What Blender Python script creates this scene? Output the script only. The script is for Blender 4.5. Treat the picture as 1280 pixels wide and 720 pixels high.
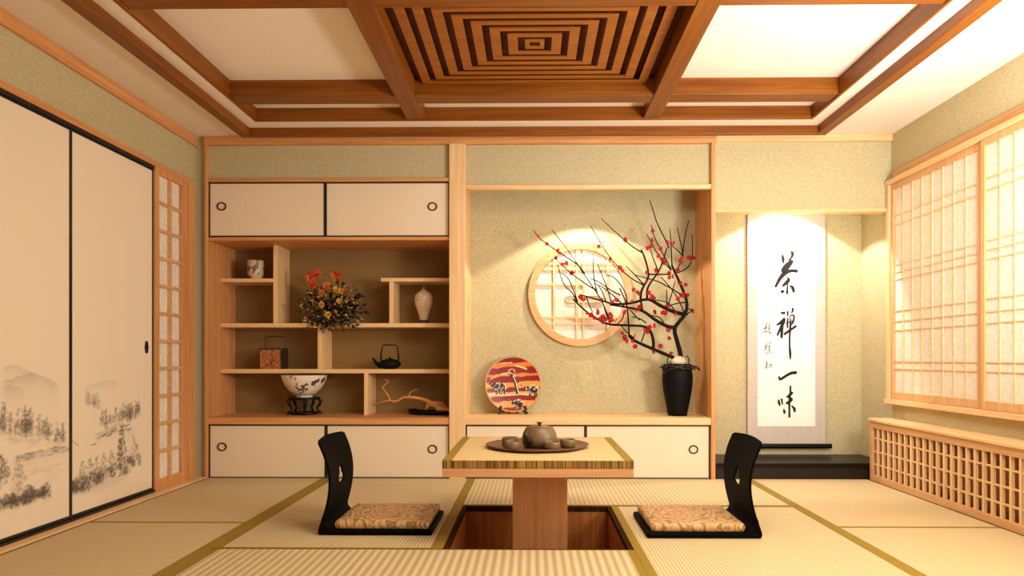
import bpy, bmesh, math, random
import numpy as np
from mathutils import Vector, Matrix, noise

for o in list(bpy.data.objects):
    bpy.data.objects.remove(o)
sc = bpy.context.scene
COL = sc.collection

# ------------------------------------------------------------------ camera
PSI, F_, CX, CY, ZC = .0134, 880., 653.2, 447., .9
cd = bpy.data.cameras.new('camera')
cam = bpy.data.objects.new('camera', cd)
COL.objects.link(cam)
cam.location = (0, 0, ZC)
cam.rotation_euler = (math.pi/2, 0, PSI)
cd.sensor_width = 36
cd.lens = F_/1280*36
cd.shift_x = -(CX-640)/1280
cd.shift_y = (CY-360)/1280
cd.clip_start = .05
sc.camera = cam

# ------------------------------------------------------------------ light and exposure
sc.view_settings.view_transform = 'Standard'
sc.view_settings.look = 'None'
sc.view_settings.exposure = 0.27
sc.view_settings.gamma = 1
sc.view_settings.use_curve_mapping = False
w = bpy.data.worlds.new('world'); sc.world = w; w.use_nodes = True
w.node_tree.nodes['Background'].inputs[0].default_value = (1, .88, .72, 1)
w.node_tree.nodes['Background'].inputs[1].default_value = .38

def area(name, loc, target, sx, sy, power, col):
    l = bpy.data.lights.new(name, 'AREA'); l.shape = 'RECTANGLE'; l.size = sx; l.size_y = sy
    l.energy = power; l.color = col
    o = bpy.data.objects.new(name, l); COL.objects.link(o); o.location = loc
    o.rotation_euler = (Vector(target)-Vector(loc)).to_track_quat('-Z', 'Y').to_euler()
    return o

def spot(name, loc, target, power, col, ang, blend, r=.02):
    l = bpy.data.lights.new(name, 'SPOT'); l.energy = power; l.color = col
    l.spot_size = math.radians(ang); l.spot_blend = blend; l.shadow_soft_size = r
    o = bpy.data.objects.new(name, l); COL.objects.link(o); o.location = loc
    o.rotation_euler = (Vector(target)-Vector(loc)).to_track_quat('-Z', 'Y').to_euler()
    return o

area('ceiling_lamp', (.9, 2.2, 2.5), (1.4, 2.85, 0), 1.8, 1.0, 56, (1, .94, .84))
area('added_uplight', (2.1, 2.45, 1.35), (1.7, 3.45, 2.6), .5, .5, 66, (1, .985, .97))  # unseen lamp added to brighten the right part of the ceiling
area('right_window_light', (2.5, 1.6, 1.5), (-.6, 4.6, .9), 1.4, 1.5, 42, (1, .93, .80))
spot('alcove_downlight', (.42, 5.315, 2.185), (.42, 5.345, 0), 42, (1, .94, .80), 118, .12)
spot('scroll_downlight', (2.0, 5.43, 2.2), (2.0, 5.45, 0), 62, (1, .97, .90), 118, .12)

# ------------------------------------------------------------------ helpers
_ca, _sa = math.cos(PSI), math.sin(PSI)
def ray(x, y):
    a = (x-CX)/F_; b = (y-CY)/F_
    return Vector((_ca*a-_sa, _sa*a+_ca, -b))
def PY(x, y, v): d = ray(x, y); return Vector((0, 0, ZC))+d*(v/d.y)
def PX(x, y, v): d = ray(x, y); return Vector((0, 0, ZC))+d*(v/d.x)
def PZ(x, y, v): d = ray(x, y); return Vector((0, 0, ZC))+d*((v-ZC)/d.z)

def lin(*c):
    if len(c) == 1: c = c[0]
    r = []
    for v in c:
        v = v/255
        r.append(v/12.92 if v <= .04045 else ((v+.055)/1.055)**2.4)
    return tuple(r)

ORG = {}
def org(o):
    return ORG[o.name] if o else Vector((0, 0, 0))

class MB:
    def __init__(s): s.v = []; s.f = []; s.c = []
    def add(s, vs, fs, col=None):
        n = len(s.v); s.v += [tuple(v) for v in vs]; s.f += [tuple(i+n for i in f) for f in fs]
        if col is not None: s.c += [tuple(col)]*len(vs)
        return s
    def box(s, x0, x1, y0, y1, z0, z1, col=None):
        return s.add([(x0,y0,z0),(x1,y0,z0),(x1,y1,z0),(x0,y1,z0),(x0,y0,z1),(x1,y0,z1),(x1,y1,z1),(x0,y1,z1)],
              [(0,3,2,1),(4,5,6,7),(0,1,5,4),(1,2,6,5),(2,3,7,6),(3,0,4,7)], col)
    def tube(s, pts, rad, n=8, caps=True, col=None):
        pts = [Vector(p) for p in pts]
        if not hasattr(rad, '__len__'): rad = [rad]*len(pts)
        vs = []; fs = []; up = None
        for i, p in enumerate(pts):
            t = (pts[min(i+1, len(pts)-1)]-pts[max(i-1, 0)]).normalized()
            if up is None:
                up = Vector((0, 0, 1)) if abs(t.z) < .9 else Vector((0, 1, 0))
            a = t.cross(up).normalized(); b = a.cross(t).normalized(); up = b
            for k in range(n):
                th = 2*math.pi*k/n
                vs.append(p+(a*math.cos(th)+b*math.sin(th))*rad[i])
        for i in range(len(pts)-1):
            for k in range(n):
                k2 = (k+1) % n
                fs.append((i*n+k, i*n+k2, (i+1)*n+k2, (i+1)*n+k))
        if caps:
            fs.append(tuple(range(n))[::-1]); fs.append(tuple((len(pts)-1)*n+k for k in range(n)))
        return s.add(vs, fs, col)
    def lathe(s, c, prof, n=40, colf=None, sx=1, sy=1):
        if colf:
            p2 = []
            for a, b in zip(prof[:-1], prof[1:]):
                k = max(1, int(math.hypot(a[0]-b[0], a[1]-b[1])/.005))
                p2 += [(a[0]+(b[0]-a[0])*i/k, a[1]+(b[1]-a[1])*i/k) for i in range(k)]
            prof = p2+[prof[-1]]; n = n*2
        c = Vector(c); vs = []; fs = []; m = len(prof)
        for r, z in prof:
            for k in range(n):
                th = 2*math.pi*k/n
                vs.append(c+Vector((r*math.cos(th)*sx, r*math.sin(th)*sy, z)))
        for i in range(m-1):
            for k in range(n):
                k2 = (k+1) % n
                fs.append((i*n+k, i*n+k2, (i+1)*n+k2, (i+1)*n+k))
        if prof[0][0] > 1e-5: fs.append(tuple(range(n))[::-1])
        if prof[-1][0] > 1e-5: fs.append(tuple((m-1)*n+k for k in range(n)))
        s.add(vs, fs)
        if colf: s.c += [colf(v-c) for v in vs]
        return s
    def build(s, name, mat, parent=None, bevel=0, smooth=False, seg=2, subsurf=0):
        vs = np.array(s.v, dtype=float)
        if parent: o0 = org(parent)
        else:
            lo = vs.min(0); hi = vs.max(0); o0 = Vector(((lo[0]+hi[0])/2, (lo[1]+hi[1])/2, lo[2]))
        me = bpy.data.meshes.new(name)
        me.from_pydata((vs-np.array(o0)).tolist(), [], s.f)
        me.materials.append(mat)
        if s.c:
            ca = me.color_attributes.new('paint', 'FLOAT_COLOR', 'POINT')
            arr = np.ones((len(s.v), 4), dtype=np.float32); arr[:, :3] = np.array(s.c, dtype=np.float32)[:, :3]
            ca.data.foreach_set('color', arr.ravel())
        me.validate(); me.update()
        bm = bmesh.new(); bm.from_mesh(me); bmesh.ops.recalc_face_normals(bm, faces=bm.faces); bm.to_mesh(me); bm.free()
        if smooth:
            for p in me.polygons: p.use_smooth = True
        o = bpy.data.objects.new(name, me); COL.objects.link(o)
        if parent: o.parent = parent
        else: o.location = o0
        ORG[o.name] = Vector(o0)
        if bevel:
            b = o.modifiers.new('bevel', 'BEVEL'); b.width = bevel; b.segments = seg; b.limit_method = 'ANGLE'; b.angle_limit = .6
        if subsurf:
            b = o.modifiers.new('sub', 'SUBSURF'); b.levels = subsurf; b.render_levels = subsurf
        if smooth == 2:
            pass
        return o

def box(*a): return MB().box(*a)
def tag(o, label=None, cat=None, group=None, kind=None):
    if label: o['label'] = label
    if cat: o['category'] = cat
    if group: o['group'] = group
    if kind: o['kind'] = kind
    return o
def thing(name, loc, label, cat, group=None):
    o = bpy.data.objects.new(name, None); COL.objects.link(o); o.location = loc; o.empty_display_size = .1
    ORG[o.name] = Vector(loc)
    return tag(o, label, cat, group)
def struct(name, mb, mat, bevel=0, **k):
    return tag(mb.build(name, mat, None, bevel, **k), kind='structure')
def copy_tree(o, delta, label=None):
    c = o.copy(); COL.objects.link(c); c.location = o.location+Vector(delta)
    if label: c['label'] = label
    for ch in list(o.children):
        d = ch.copy(); COL.objects.link(d); d.parent = c
        for g in list(ch.children):
            e = g.copy(); COL.objects.link(e); e.parent = d
    return c

# ------------------------------------------------------------------ materials
def newmat(name):
    m = bpy.data.materials.new(name); m.use_nodes = True
    nt = m.node_tree; b = nt.nodes['Principled BSDF']
    return m, nt, b
def N(nt, t, **k):
    n = nt.nodes.new(t)
    for a, v in k.items():
        if a in n.inputs: n.inputs[a].default_value = v
        else: setattr(n, a, v)
    return n
def ramp(nt, stops):
    r = nt.nodes.new('ShaderNodeValToRGB'); e = r.color_ramp.elements
    while len(e) > 1: e.remove(e[-1])
    e[0].position = stops[0][0]; e[0].color = (*stops[0][1], 1)
    for p, c in stops[1:]:
        x = e.new(p); x.color = (*c, 1)
    return r
def coords(nt, scale=(1, 1, 1)):
    tc = nt.nodes.new('ShaderNodeTexCoord'); mp = nt.nodes.new('ShaderNodeMapping')
    mp.inputs['Scale'].default_value = scale
    nt.links.new(tc.outputs['Object'], mp.inputs['Vector'])
    return mp
def bump(nt, b, src, strength=.1, dist=.002):
    bp = nt.nodes.new('ShaderNodeBump'); bp.inputs['Strength'].default_value = strength
    bp.inputs['Distance'].default_value = dist
    nt.links.new(src, bp.inputs['Height']); nt.links.new(bp.outputs[0], b.inputs['Normal'])
def plain(name, c, rough=.5, metal=0, coat=0, spec=None):
    m, nt, b = newmat(name)
    mp = coords(nt); n = N(nt, 'ShaderNodeTexNoise', Scale=60.); nt.links.new(mp.outputs[0], n.inputs['Vector'])
    r = ramp(nt, [(.3, tuple(v*.9 for v in c)), (.7, tuple(min(1, v*1.08) for v in c))])
    nt.links.new(n.outputs[0], r.inputs[0]); nt.links.new(r.outputs[0], b.inputs['Base Color'])
    b.inputs['Roughness'].default_value = rough; b.inputs['Metallic'].default_value = metal
    b.inputs['Coat Weight'].default_value = coat
    if spec is not None: b.inputs['Specular IOR Level'].default_value = spec
    return m
def wood(name, c1, c2, axis, rough=.45, fine=1.):
    m, nt, b = newmat(name)
    s = [38*fine]*3; s[axis] = 1.6
    mp = coords(nt, tuple(s))
    n = N(nt, 'ShaderNodeTexNoise', Scale=1., Detail=5., Roughness=.62, Distortion=.6)
    nt.links.new(mp.outputs[0], n.inputs['Vector'])
    r = ramp(nt, [(.30, c2), (.5, tuple((a+d)/2 for a, d in zip(c1, c2))), (.68, c1)])
    nt.links.new(n.outputs[0], r.inputs[0]); nt.links.new(r.outputs[0], b.inputs['Base Color'])
    b.inputs['Roughness'].default_value = rough; b.inputs['Specular IOR Level'].default_value = .28
    bump(nt, b, n.outputs[0], .08)
    return m
def grainy(name, c1, c2, scale=220., rough=.9, bs=.25, big=.0):
    m, nt, b = newmat(name)
    mp = coords(nt)
    n = N(nt, 'ShaderNodeTexNoise', Scale=scale, Detail=3., Roughness=.7)
    nt.links.new(mp.outputs[0], n.inputs['Vector'])
    r = ramp(nt, [(.35, c2), (.65, c1)])
    nt.links.new(n.outputs[0], r.inputs[0]); nt.links.new(r.outputs[0], b.inputs['Base Color'])
    b.inputs['Roughness'].default_value = rough
    b.inputs['Specular IOR Level'].default_value = .2
    bump(nt, b, n.outputs[0], bs, .002)
    return m
def painted(name, rough=.6, coat=0):
    m, nt, b = newmat(name)
    a = N(nt, 'ShaderNodeAttribute', attribute_name='paint')
    mp = coords(nt); n = N(nt, 'ShaderNodeTexNoise', Scale=260., Detail=2.); nt.links.new(mp.outputs[0], n.inputs['Vector'])
    mr = N(nt, 'ShaderNodeMapRange'); mr.inputs[3].default_value = .92; mr.inputs[4].default_value = 1.06
    nt.links.new(n.outputs[0], mr.inputs[0])
    mx = N(nt, 'ShaderNodeVectorMath', operation='SCALE')
    nt.links.new(a.outputs['Color'], mx.inputs[0]); nt.links.new(mr.outputs[0], mx.inputs['Scale'])
    nt.links.new(mx.outputs[0], b.inputs['Base Color'])
    b.inputs['Roughness'].default_value = rough; b.inputs['Coat Weight'].default_value = coat
    return m
def tatami(name, period, contrast, along=1, c=(226, 204, 158)):
    m, nt, b = newmat(name)
    mp = coords(nt)
    sep = nt.nodes.new('ShaderNodeSeparateXYZ'); nt.links.new(mp.outputs[0], sep.inputs[0])
    ax = 0 if along == 1 else 1
    mu = N(nt, 'ShaderNodeMath', operation='MULTIPLY'); mu.inputs[1].default_value = 2*math.pi/period
    nt.links.new(sep.outputs[ax], mu.inputs[0])
    si = N(nt, 'ShaderNodeMath', operation='SINE'); nt.links.new(mu.outputs[0], si.inputs[0])
    # fine weave across the warp
    mu2 = N(nt, 'ShaderNodeMath', operation='MULTIPLY'); mu2.inputs[1].default_value = 2*math.pi/.006
    nt.links.new(sep.outputs[1-ax], mu2.inputs[0])
    si2 = N(nt, 'ShaderNodeMath', operation='SINE'); nt.links.new(mu2.outputs[0], si2.inputs[0])
    n = N(nt, 'ShaderNodeTexNoise', Scale=90., Detail=3.); nt.links.new(mp.outputs[0], n.inputs['Vector'])
    a1 = N(nt, 'ShaderNodeMath', operation='MULTIPLY_ADD'); a1.inputs[1].default_value = contrast; a1.inputs[2].default_value = .3
    nt.links.new(si.outputs[0], a1.inputs[0])
    a2 = N(nt, 'ShaderNodeMath', operation='MULTIPLY_ADD'); a2.inputs[1].default_value = .04
    nt.links.new(si2.outputs[0], a2.inputs[0]); nt.links.new(a1.outputs[0], a2.inputs[2])
    a3 = N(nt, 'ShaderNodeMath', operation='MULTIPLY_ADD'); a3.inputs[1].default_value = .4
    nt.links.new(n.outputs[0], a3.inputs[0]); nt.links.new(a2.outputs[0], a3.inputs[2])
    c1 = lin(*c); c2 = lin(c[0]*.74, c[1]*.69, c[2]*.58)
    r = ramp(nt, [(0, c2), (1, c1)])
    nt.links.new(a3.outputs[0], r.inputs[0]); nt.links.new(r.outputs[0], b.inputs['Base Color'])
    b.inputs['Roughness'].default_value = .62
    bump(nt, b, a3.outputs[0], .2, .003)
    return m

PC1, PC2 = lin(224, 180, 128), lin(204, 150, 94)
pale = [wood('pale_wood_%d' % a, PC1, PC2, a) for a in range(3)]
LC1, LC2 = lin(240, 204, 152), lin(224, 178, 120)
light = [wood('light_wood_%d' % a, LC1, LC2, a) for a in range(3)]
BC1, BC2 = lin(144, 84, 18), lin(108, 54, 6)
brown = [wood('beam_wood_%d' % a, BC1, BC2, a, .4) for a in range(3)]
dbrown = wood('grille_back_wood', lin(96, 44, 8), lin(66, 26, 4), 0, .9)
slatw = wood('slat_wood', lin(166, 98, 28), lin(134, 72, 14), 0, .5)
warm = [wood('warm_wood_%d' % a, lin(222, 164, 106), lin(196, 128, 70), a) for a in range(3)]
PT1, PT2 = lin(186, 122, 64), lin(156, 92, 42)
pitw = [wood('pit_wood_%d' % a, PT1, PT2, a, .35) for a in range(3)]
wallpaper = grainy('olive_wallpaper', lin(208, 196, 156), lin(174, 160, 118), 150)
plaster = grainy('ceiling_plaster', lin(246, 236, 220), lin(238, 224, 204), 160, .95, .05)
cream = grainy('door_paper', lin(240, 222, 194), lin(228, 206, 174), 150, .8, .05)
shoji = grainy('shoji_paper', lin(240, 230, 214), lin(226, 212, 192), 34, .8, .02)
lacquer = plain('black_lacquer', (.004, .003, .0025), .35, spec=.2)
blackframe = plain('black_frame', (.012, .009, .007), .4)
chairblack = plain('black_chair_lacquer', (.0012, .001, .0009), .7, spec=.06)
gold = grainy('gold_cloth_border', lin(162, 134, 48), lin(126, 98, 28), 130, .7, .2)
brass = plain('dark_bronze', lin(80, 58, 38), .4, .6)
fus_paint = painted('painted_door_paper', .8)
cer_paint = painted('painted_ceramic', .45, .1)
leaf_paint = painted('leaf_colours', .6)
clay = plain('brown_clay', lin(114, 86, 54), .42)
claydark = plain('dark_clay', lin(54, 36, 24), .5)
iron = plain('black_iron', (.005, .004, .004), .6, spec=.15)
vaseb = plain('black_stoneware', (.004, .003, .003), .6, spec=.12)
bark = plain('dark_bark', (.010, .006, .005), .8, spec=.15)
red = plain('red_petal', lin(184, 26, 32), .6)
inkm = plain('black_ink', (.008, .007, .006), .9)
greyink = plain('grey_ink', (.10, .085, .07), .9)
driftm = wood('driftwood', lin(226, 160, 92), lin(186, 116, 58), 0, .6)
silk = grainy('scroll_silk', lin(208, 196, 184), lin(192, 178, 164), 120, .8, .05)
paperw = grainy('scroll_paper', lin(250, 246, 238), lin(244, 238, 228), 60, .9, .02)
whitest = plain('pale_pebble', lin(214, 196, 168), .5)

# striped cloth edge of the table
def stripes():
    m, nt, b = newmat('striped_edge_cloth')
    mp = coords(nt, (150, 1, 0.5)); n = N(nt, 'ShaderNodeTexNoise', Scale=1., Detail=4., Roughness=.8)
    nt.links.new(mp.outputs[0], n.inputs['Vector'])
    r = ramp(nt, [(.34, lin(44, 22, 8)), (.46, lin(96, 60, 18)), (.54, lin(150, 112, 34)), (.66, lin(184, 146, 58))])
    nt.links.new(n.outputs[0], r.inputs[0]); nt.links.new(r.outputs[0], b.inputs['Base Color'])
    b.inputs['Roughness'].default_value = .5
    return m
stripem = stripes()
def stripes_dark():
    m, nt, b = newmat('dark_edge_cloth')
    mp = coords(nt, (120, 120, 0.5)); n = N(nt, 'ShaderNodeTexNoise', Scale=1., Detail=3., Roughness=.8)
    nt.links.new(mp.outputs[0], n.inputs['Vector'])
    r = ramp(nt, [(.35, lin(30, 15, 6)), (.7, lin(80, 46, 18))])
    nt.links.new(n.outputs[0], r.inputs[0]); nt.links.new(r.outputs[0], b.inputs['Base Color']); b.inputs['Specular IOR Level'].default_value = .05; b.inputs['Roughness'].default_value = .9
    return m
darkedge = stripes_dark()
def cushion_mat():
    m, nt, b = newmat('brocade')
    mp = coords(nt, (17, 17, 5))
    wv = N(nt, 'ShaderNodeTexWave', wave_type='RINGS', Scale=.45, Distortion=14., Detail=4., **{'Detail Scale': 1.4})
    wv.rings_direction = 'Z'
    v = N(nt, 'ShaderNodeTexVoronoi', Scale=1.3)
    nt.links.new(mp.outputs[0], wv.inputs['Vector']); nt.links.new(mp.outputs[0], v.inputs['Vector'])
    mx = N(nt, 'ShaderNodeMath', operation='MULTIPLY_ADD'); mx.inputs[1].default_value = .45
    nt.links.new(v.outputs['Distance'], mx.inputs[0]); nt.links.new(wv.outputs['Fac'], mx.inputs[2])
    r = ramp(nt, [(.08, lin(104, 64, 32)), (.22, lin(190, 142, 92)), (.6, lin(216, 172, 120)), (1.0, lin(196, 150, 96)), (1., lin(150, 112, 64))])
    nt.links.new(mx.outputs[0], r.inputs[0]); nt.links.new(r.outputs[0], b.inputs['Base Color'])
    b.inputs['Roughness'].default_value = .6
    bump(nt, b, wv.outputs['Fac'], .2, .004)
    return m
brocade = cushion_mat()
def bamboo():
    m, nt, b = newmat('woven_bamboo')
    mp = coords(nt)
    v = N(nt, 'ShaderNodeTexVoronoi', Scale=95.); nt.links.new(mp.outputs[0], v.inputs['Vector'])
    r = ramp(nt, [(.1, lin(214, 144, 84)), (.5, lin(168, 96, 44)), (.9, lin(90, 44, 18))])
    nt.links.new(v.outputs['Distance'], r.inputs[0]); nt.links.new(r.outputs[0], b.inputs['Base Color'])
    bump(nt, b, v.outputs['Distance'], .5, .004)
    return m
bamboom = bamboo()
traym = wood('tray_wood', lin(120, 82, 50), lin(74, 42, 22), 0, .35, .6)

# ------------------------------------------------------------------ structure
YB, YN = 5.24, 5.72
XL, XR = -2.52, 2.66
ZF = -.015
Y0 = -.9
PX0, PX1, PY0, PY1 = -.42, .475, 3.30, 4.27      # the leg pit
fl = MB()
fl.box(XL-.1, XR+.1, Y0, PY0, -.6, ZF); fl.box(XL-.1, XR+.1, PY1, 5.82, -.6, ZF)
fl.box(XL-.1, PX0, PY0, PY1, -.6, ZF); fl.box(PX1, XR+.1, PY0, PY1, -.6, ZF)
fl.box(PX0, PX1, PY0, PY1, -.6, -.45)
struct('floor', fl, pitw[0])
lin_ = MB(); t = .02
lin_.box(PX0, PX1, PY1-t, PY1, -.45, -.03); lin_.box(PX0, PX1, PY0, PY0+t, -.45, -.03)
lin_.box(PX0, PX0+t, PY0+t, PY1-t, -.45, -.03); lin_.box(PX1-t, PX1, PY0+t, PY1-t, -.45, -.03)
struct('trim_1', lin_, pitw[2])
ed = MB(); t = .022
ed.box(PX0, PX1, PY1-t, PY1, -.03, 0); ed.box(PX0, PX1, PY0, PY0+.01, -.03, 0)
ed.box(PX0, PX0+t, PY0+.01, PY1-t, -.03, 0); ed.box(PX1-t, PX1, PY0+.01, PY1-t, -.03, 0)
struct('trim_2', ed, darkedge)

struct('wall_left', box(XL-.1, XL, Y0, YN, ZF, 2.8), wallpaper)
struct('wall_right', box(XR, XR+.1, Y0, YN, ZF, 2.8), wallpaper)
struct('wall_back', box(XL-.1, XR+.1, YN, YN+.1, ZF, 2.8), wallpaper)
struct('wall_corner', box(XL, -2.442, YB, YN, ZF, 2.55), wallpaper)
# header walls
struct('wall_header', box(-2.42, -.614, 5.25, YN, 2.235, 2.55).box(-.495, 1.323, 5.25, 5.29, 2.17, 2.55).box(-.495, 1.323, 5.29, YN, 2.45, 2.55).box(1.353, XR, 5.25, 5.33, 2.0, 2.55), wallpaper)

# ceiling
cb = [-.88, -.75, .78, .892]
ce = MB()
ce.box(XL, -2.07, Y0, YN, 2.55, 2.8); ce.box(2.07, XR, Y0, YN, 2.55, 2.8)
ce.box(-2.07, 2.07, 5.10, YN, 2.55, 2.8); ce.box(-2.07, 2.07, Y0, .5, 2.55, 2.8)
ce.box(-2.07, -1.96, .5, 5.10, 2.57, 2.8); ce.box(1.96, 2.07, .5, 5.10, 2.57, 2.8)
ce.box(-1.96, 1.96, 4.96, 5.10, 2.57, 2.8); ce.box(-1.96, 1.96, .5, .65, 2.57, 2.8)
ce.box(-1.96, -.82, .65, 4.96, 2.685, 2.8); ce.box(.84, 1.96, .65, 4.96, 2.685, 2.8)
ce.box(-.82, .84, .65, 3.30, 2.685, 2.8); ce.box(-.82, .84, 4.57, 4.96, 2.685, 2.8); ce.box(-1.96, 1.96, 4.646, 4.96, 2.66, 2.684)
ce.box(-.82, .84, 3.30, 4.57, 2.76, 2.8)
struct('ceiling', ce, plaster)
fr = MB()
def trimbox(n, m, *b, bevel=.003): return struct('trim_%d' % n, box(*b), m, bevel)
trimbox(3, brown[1], -2.125, -2.052, .45, 5.088, 2.51, 2.572)
trimbox(4, brown[1], 2.055, 2.125, .45, 5.075, 2.51, 2.572)
trimbox(5, brown[0], -2.125, 2.125, 5.088, 5.13, 2.51, 2.572)
trimbox(6, brown[1], -1.96, -1.942, .65, 4.94, 2.568, 2.686)
trimbox(7, brown[1], 1.95, 1.968, .65, 4.93, 2.568, 2.686)
trimbox(8, brown[0], -1.96, 1.968, 4.94, 4.96, 2.568, 2.686)
trimbox(9, brown[1], cb[0], cb[1], .65, 4.94, 2.572, 2.69)
trimbox(10, brown[1], cb[2], cb[3], .65, 4.94, 2.572, 2.69)
k = 11
for (a, b_) in ((4.505, 4.645), (3.23, 3.37), (1.98, 2.12)):
    for (x0, x1) in ((-1.942, cb[0]), (cb[1], cb[2]), (cb[3], 1.95)):
        trimbox(k, brown[0], x0, x1, a, b_, 2.578, 2.69); k += 1
# slatted ceiling grille
gx, gy = .015, 3.9375
g = thing('ceiling_grille', (gx, gy, 2.65), 'brown wooden ceiling grille of nested rectangular slats between the beams', 'ceiling grille')
box(-.818, .838, 3.302, 4.568, 2.70, 2.755).box(-.818, -.80, 3.302, 4.568, 2.692, 2.735).box(.82, .838, 3.302, 4.568, 2.692, 2.735).box(-.80, .82, 3.302, 3.32, 2.692, 2.735).box(-.80, .82, 4.55, 4.568, 2.692, 2.735).build('back_board', dbrown, g)
for i in range(8):
    hx, hy = .712-.094*i, .556-.0715*i
    wx, wy = (.054, .036) if i < 7 else (.026, .026)
    m = MB()
    m.box(gx-hx, gx+hx, gy-hy, gy-hy+wy, 2.650, 2.658); m.box(gx-hx, gx+hx, gy+hy-wy, gy+hy, 2.650, 2.658)
    m.box(gx-hx, gx-hx+wx, gy-hy+wy, gy+hy-wy, 2.650, 2.658); m.box(gx+hx-wx, gx+hx, gy-hy+wy, gy+hy-wy, 2.650, 2.658)
    m.build('slat_ring', slatw, g, .001)
# crown and rails
k = 21
trimbox(21, warm[1], XL, XL+.022, Y0, YB, 2.475, 2.55)
trimbox(22, warm[1], XL, XL+.03, Y0, 5.15, 2.165, 2.205)          # door head
trimbox(23, light[1], XL, -2.425, Y0, YB, ZF, .012)               # door sill
trimbox(24, warm[0], -2.442, 1.36, 5.205, 5.25, 2.485, 2.55)      # top rail of the back wall
trimbox(25, warm[0], -2.42, -.614, 5.22, 5.25, 2.212, 2.236)
trimbox(26, light[0], -.495, 1.323, 5.215, 5.26, 2.148, 2.182)
trimbox(27, light[2], -.614, -.495, 5.21, YN, ZF, 2.486)
trimbox(28, warm[2], 1.323, 1.353, 5.21, YN, ZF, 2.486)  # side panels, this and the next: shade put into the warmer wood colour
trimbox(29, warm[2], -2.442, -2.42, 5.21, YN, ZF, 2.486)
trimbox(30, light[0], 1.36, XR, 5.225, 5.33, 2.50, 2.55)
trimbox(31, light[0], 1.353, XR-.04, 5.235, 5.33, 1.978, 2.002)
trimbox(32, light[0], -.495, 1.323, 5.26, 5.29, 2.155, 2.17, bevel=0)
trimbox(33, blackframe, XL, -2.49, Y0, 4.62, 2.142, 2.166, bevel=0)
trimbox(34, blackframe, XL, -2.488, Y0, 4.62, .012, .026, bevel=0)
trimbox(35, warm[2], XL, -2.48, 5.05, 5.15, .012, 2.165)
trimbox(36, blackframe, -2.425, -2.418, Y0, YB, ZF, .002, bevel=0)

# ------------------------------------------------------------------ painted sliding doors
class Canvas:
    """ink density on a door, in door coordinates (y along the wall, z up), metres"""
    def __init__(s, y0, y1, z0, z1, res):
        s.y0, s.z0, s.res = y0, z0, res
        s.ny = int(round((y1-y0)/res))+1; s.nz = int(round((z1-z0)/res))+1
        s.Y, s.Z = np.meshgrid(np.linspace(y0, y1, s.ny), np.linspace(z0, z1, s.nz))
        s.dy = (y1-y0)/(s.ny-1); s.dz = (z1-z0)/(s.nz-1)
        s.d = np.zeros_like(s.Y); s.warm = np.zeros_like(s.Y)
    def blob(s, y, z, ry, rz, a, ang=0, hard=3.):
        c, n = math.cos(ang), math.sin(ang); R = max(ry, rz)*1.5
        i0 = max(0, int((z-R-s.z0)/s.dz)); i1 = min(s.nz, int((z+R-s.z0)/s.dz)+2)
        j0 = max(0, int((y-R-s.y0)/s.dy)); j1 = min(s.ny, int((y+R-s.y0)/s.dy)+2)
        if i0 >= i1 or j0 >= j1: return
        u = s.Y[i0:i1, j0:j1]-y; v = s.Z[i0:i1, j0:j1]-z
        q = ((u*c+v*n)/ry)**2+((-u*n+v*c)/rz)**2
        k = a*np.clip(hard*(1-q), 0, 1)
        D = s.d[i0:i1, j0:j1]; s.d[i0:i1, j0:j1] = D+(1-D)*k
    def soften(s):
        for _ in range(1):
            d = s.d; e = d.copy(); e[1:-1, 1:-1] = (d[1:-1, 1:-1]*2+d[:-2, 1:-1]+d[2:, 1:-1]+d[1:-1, :-2]+d[1:-1, 2:])/6; s.d = e
        s.d = np.clip(s.d*.92, 0, 1)
    def line(s, p, q, w, a):
        L = math.hypot(q[0]-p[0], q[1]-p[1]); n = max(2, int(L/(w*.7)))
        for i in range(n+1):
            t = i/n; s.blob(p[0]+(q[0]-p[0])*t, p[1]+(q[1]-p[1])*t, w, w, a, hard=2)
    def ridge(s, pts, a, h, rng, rough=.006):
        ys = np.array([p[0] for p in pts]); zs = np.array([p[1] for p in pts])
        o = np.argsort(ys); top = np.interp(s.Y[0], ys[o], zs[o], left=-9, right=-9)
        top = top+np.array([noise.noise(Vector((y*30, a*7, 0)))*rough for y in s.Y[0]])
        edge = np.minimum(1, np.minimum((s.Y[0]-ys.min())/.05, (ys.max()-s.Y[0])/.05)).clip(0, 1)
        dd = top[None, :]-s.Z
        k = np.where(dd > 0, a*np.exp(-dd/h), 0)*edge[None, :]
        s.d = s.d+(1-s.d)*k

def dp(x, y):
    p = PX(x, y, -2.497); return (p.y, p.z)
def mpx(x): return (-2.497*F_/(x-665))/(665-x)*1.0   # rough metres (across) per pixel at column x
def tree(c, x, y, h, a, rng, wide=.5, n=26):
    """x,y foot in photo pixels on the door, h height (m)"""
    Y, Z = dp(x, y)
    c.line((Y, Z), (Y+rng.uniform(-.01, .01), Z+h*.9), .0028, a*.45)
    c.blob(Y, Z+h*.35, h*.35, h*.3, a*.10, hard=1); n = int(n*1.7)
    for i in range(n):
        t = rng.uniform(.15, 1.)
        wd = h*wide*(1.05-t)*.5+.006
        c.blob(Y+rng.uniform(-wd, wd), Z+h*t, rng.uniform(.005, .014), rng.uniform(.003, .0065), a*rng.uniform(.3, .9), rng.uniform(-.6, .6))
def shrub(c, x, y, r, a, rng, n=22):
    Y, Z = dp(x, y); n = int(n*1.5); c.blob(Y, Z+r*.3, r*1.1, r*.8, a*.22, hard=1)
    for i in range(n):
        th = rng.uniform(0, math.pi); rr = r*rng.random()**.6
        c.blob(Y+math.cos(th)*rr, Z+math.sin(th)*rr*1.1, rng.uniform(.005, .012), rng.uniform(.004, .008), a*rng.uniform(.3, .95), rng.uniform(-1, 1))

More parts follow.
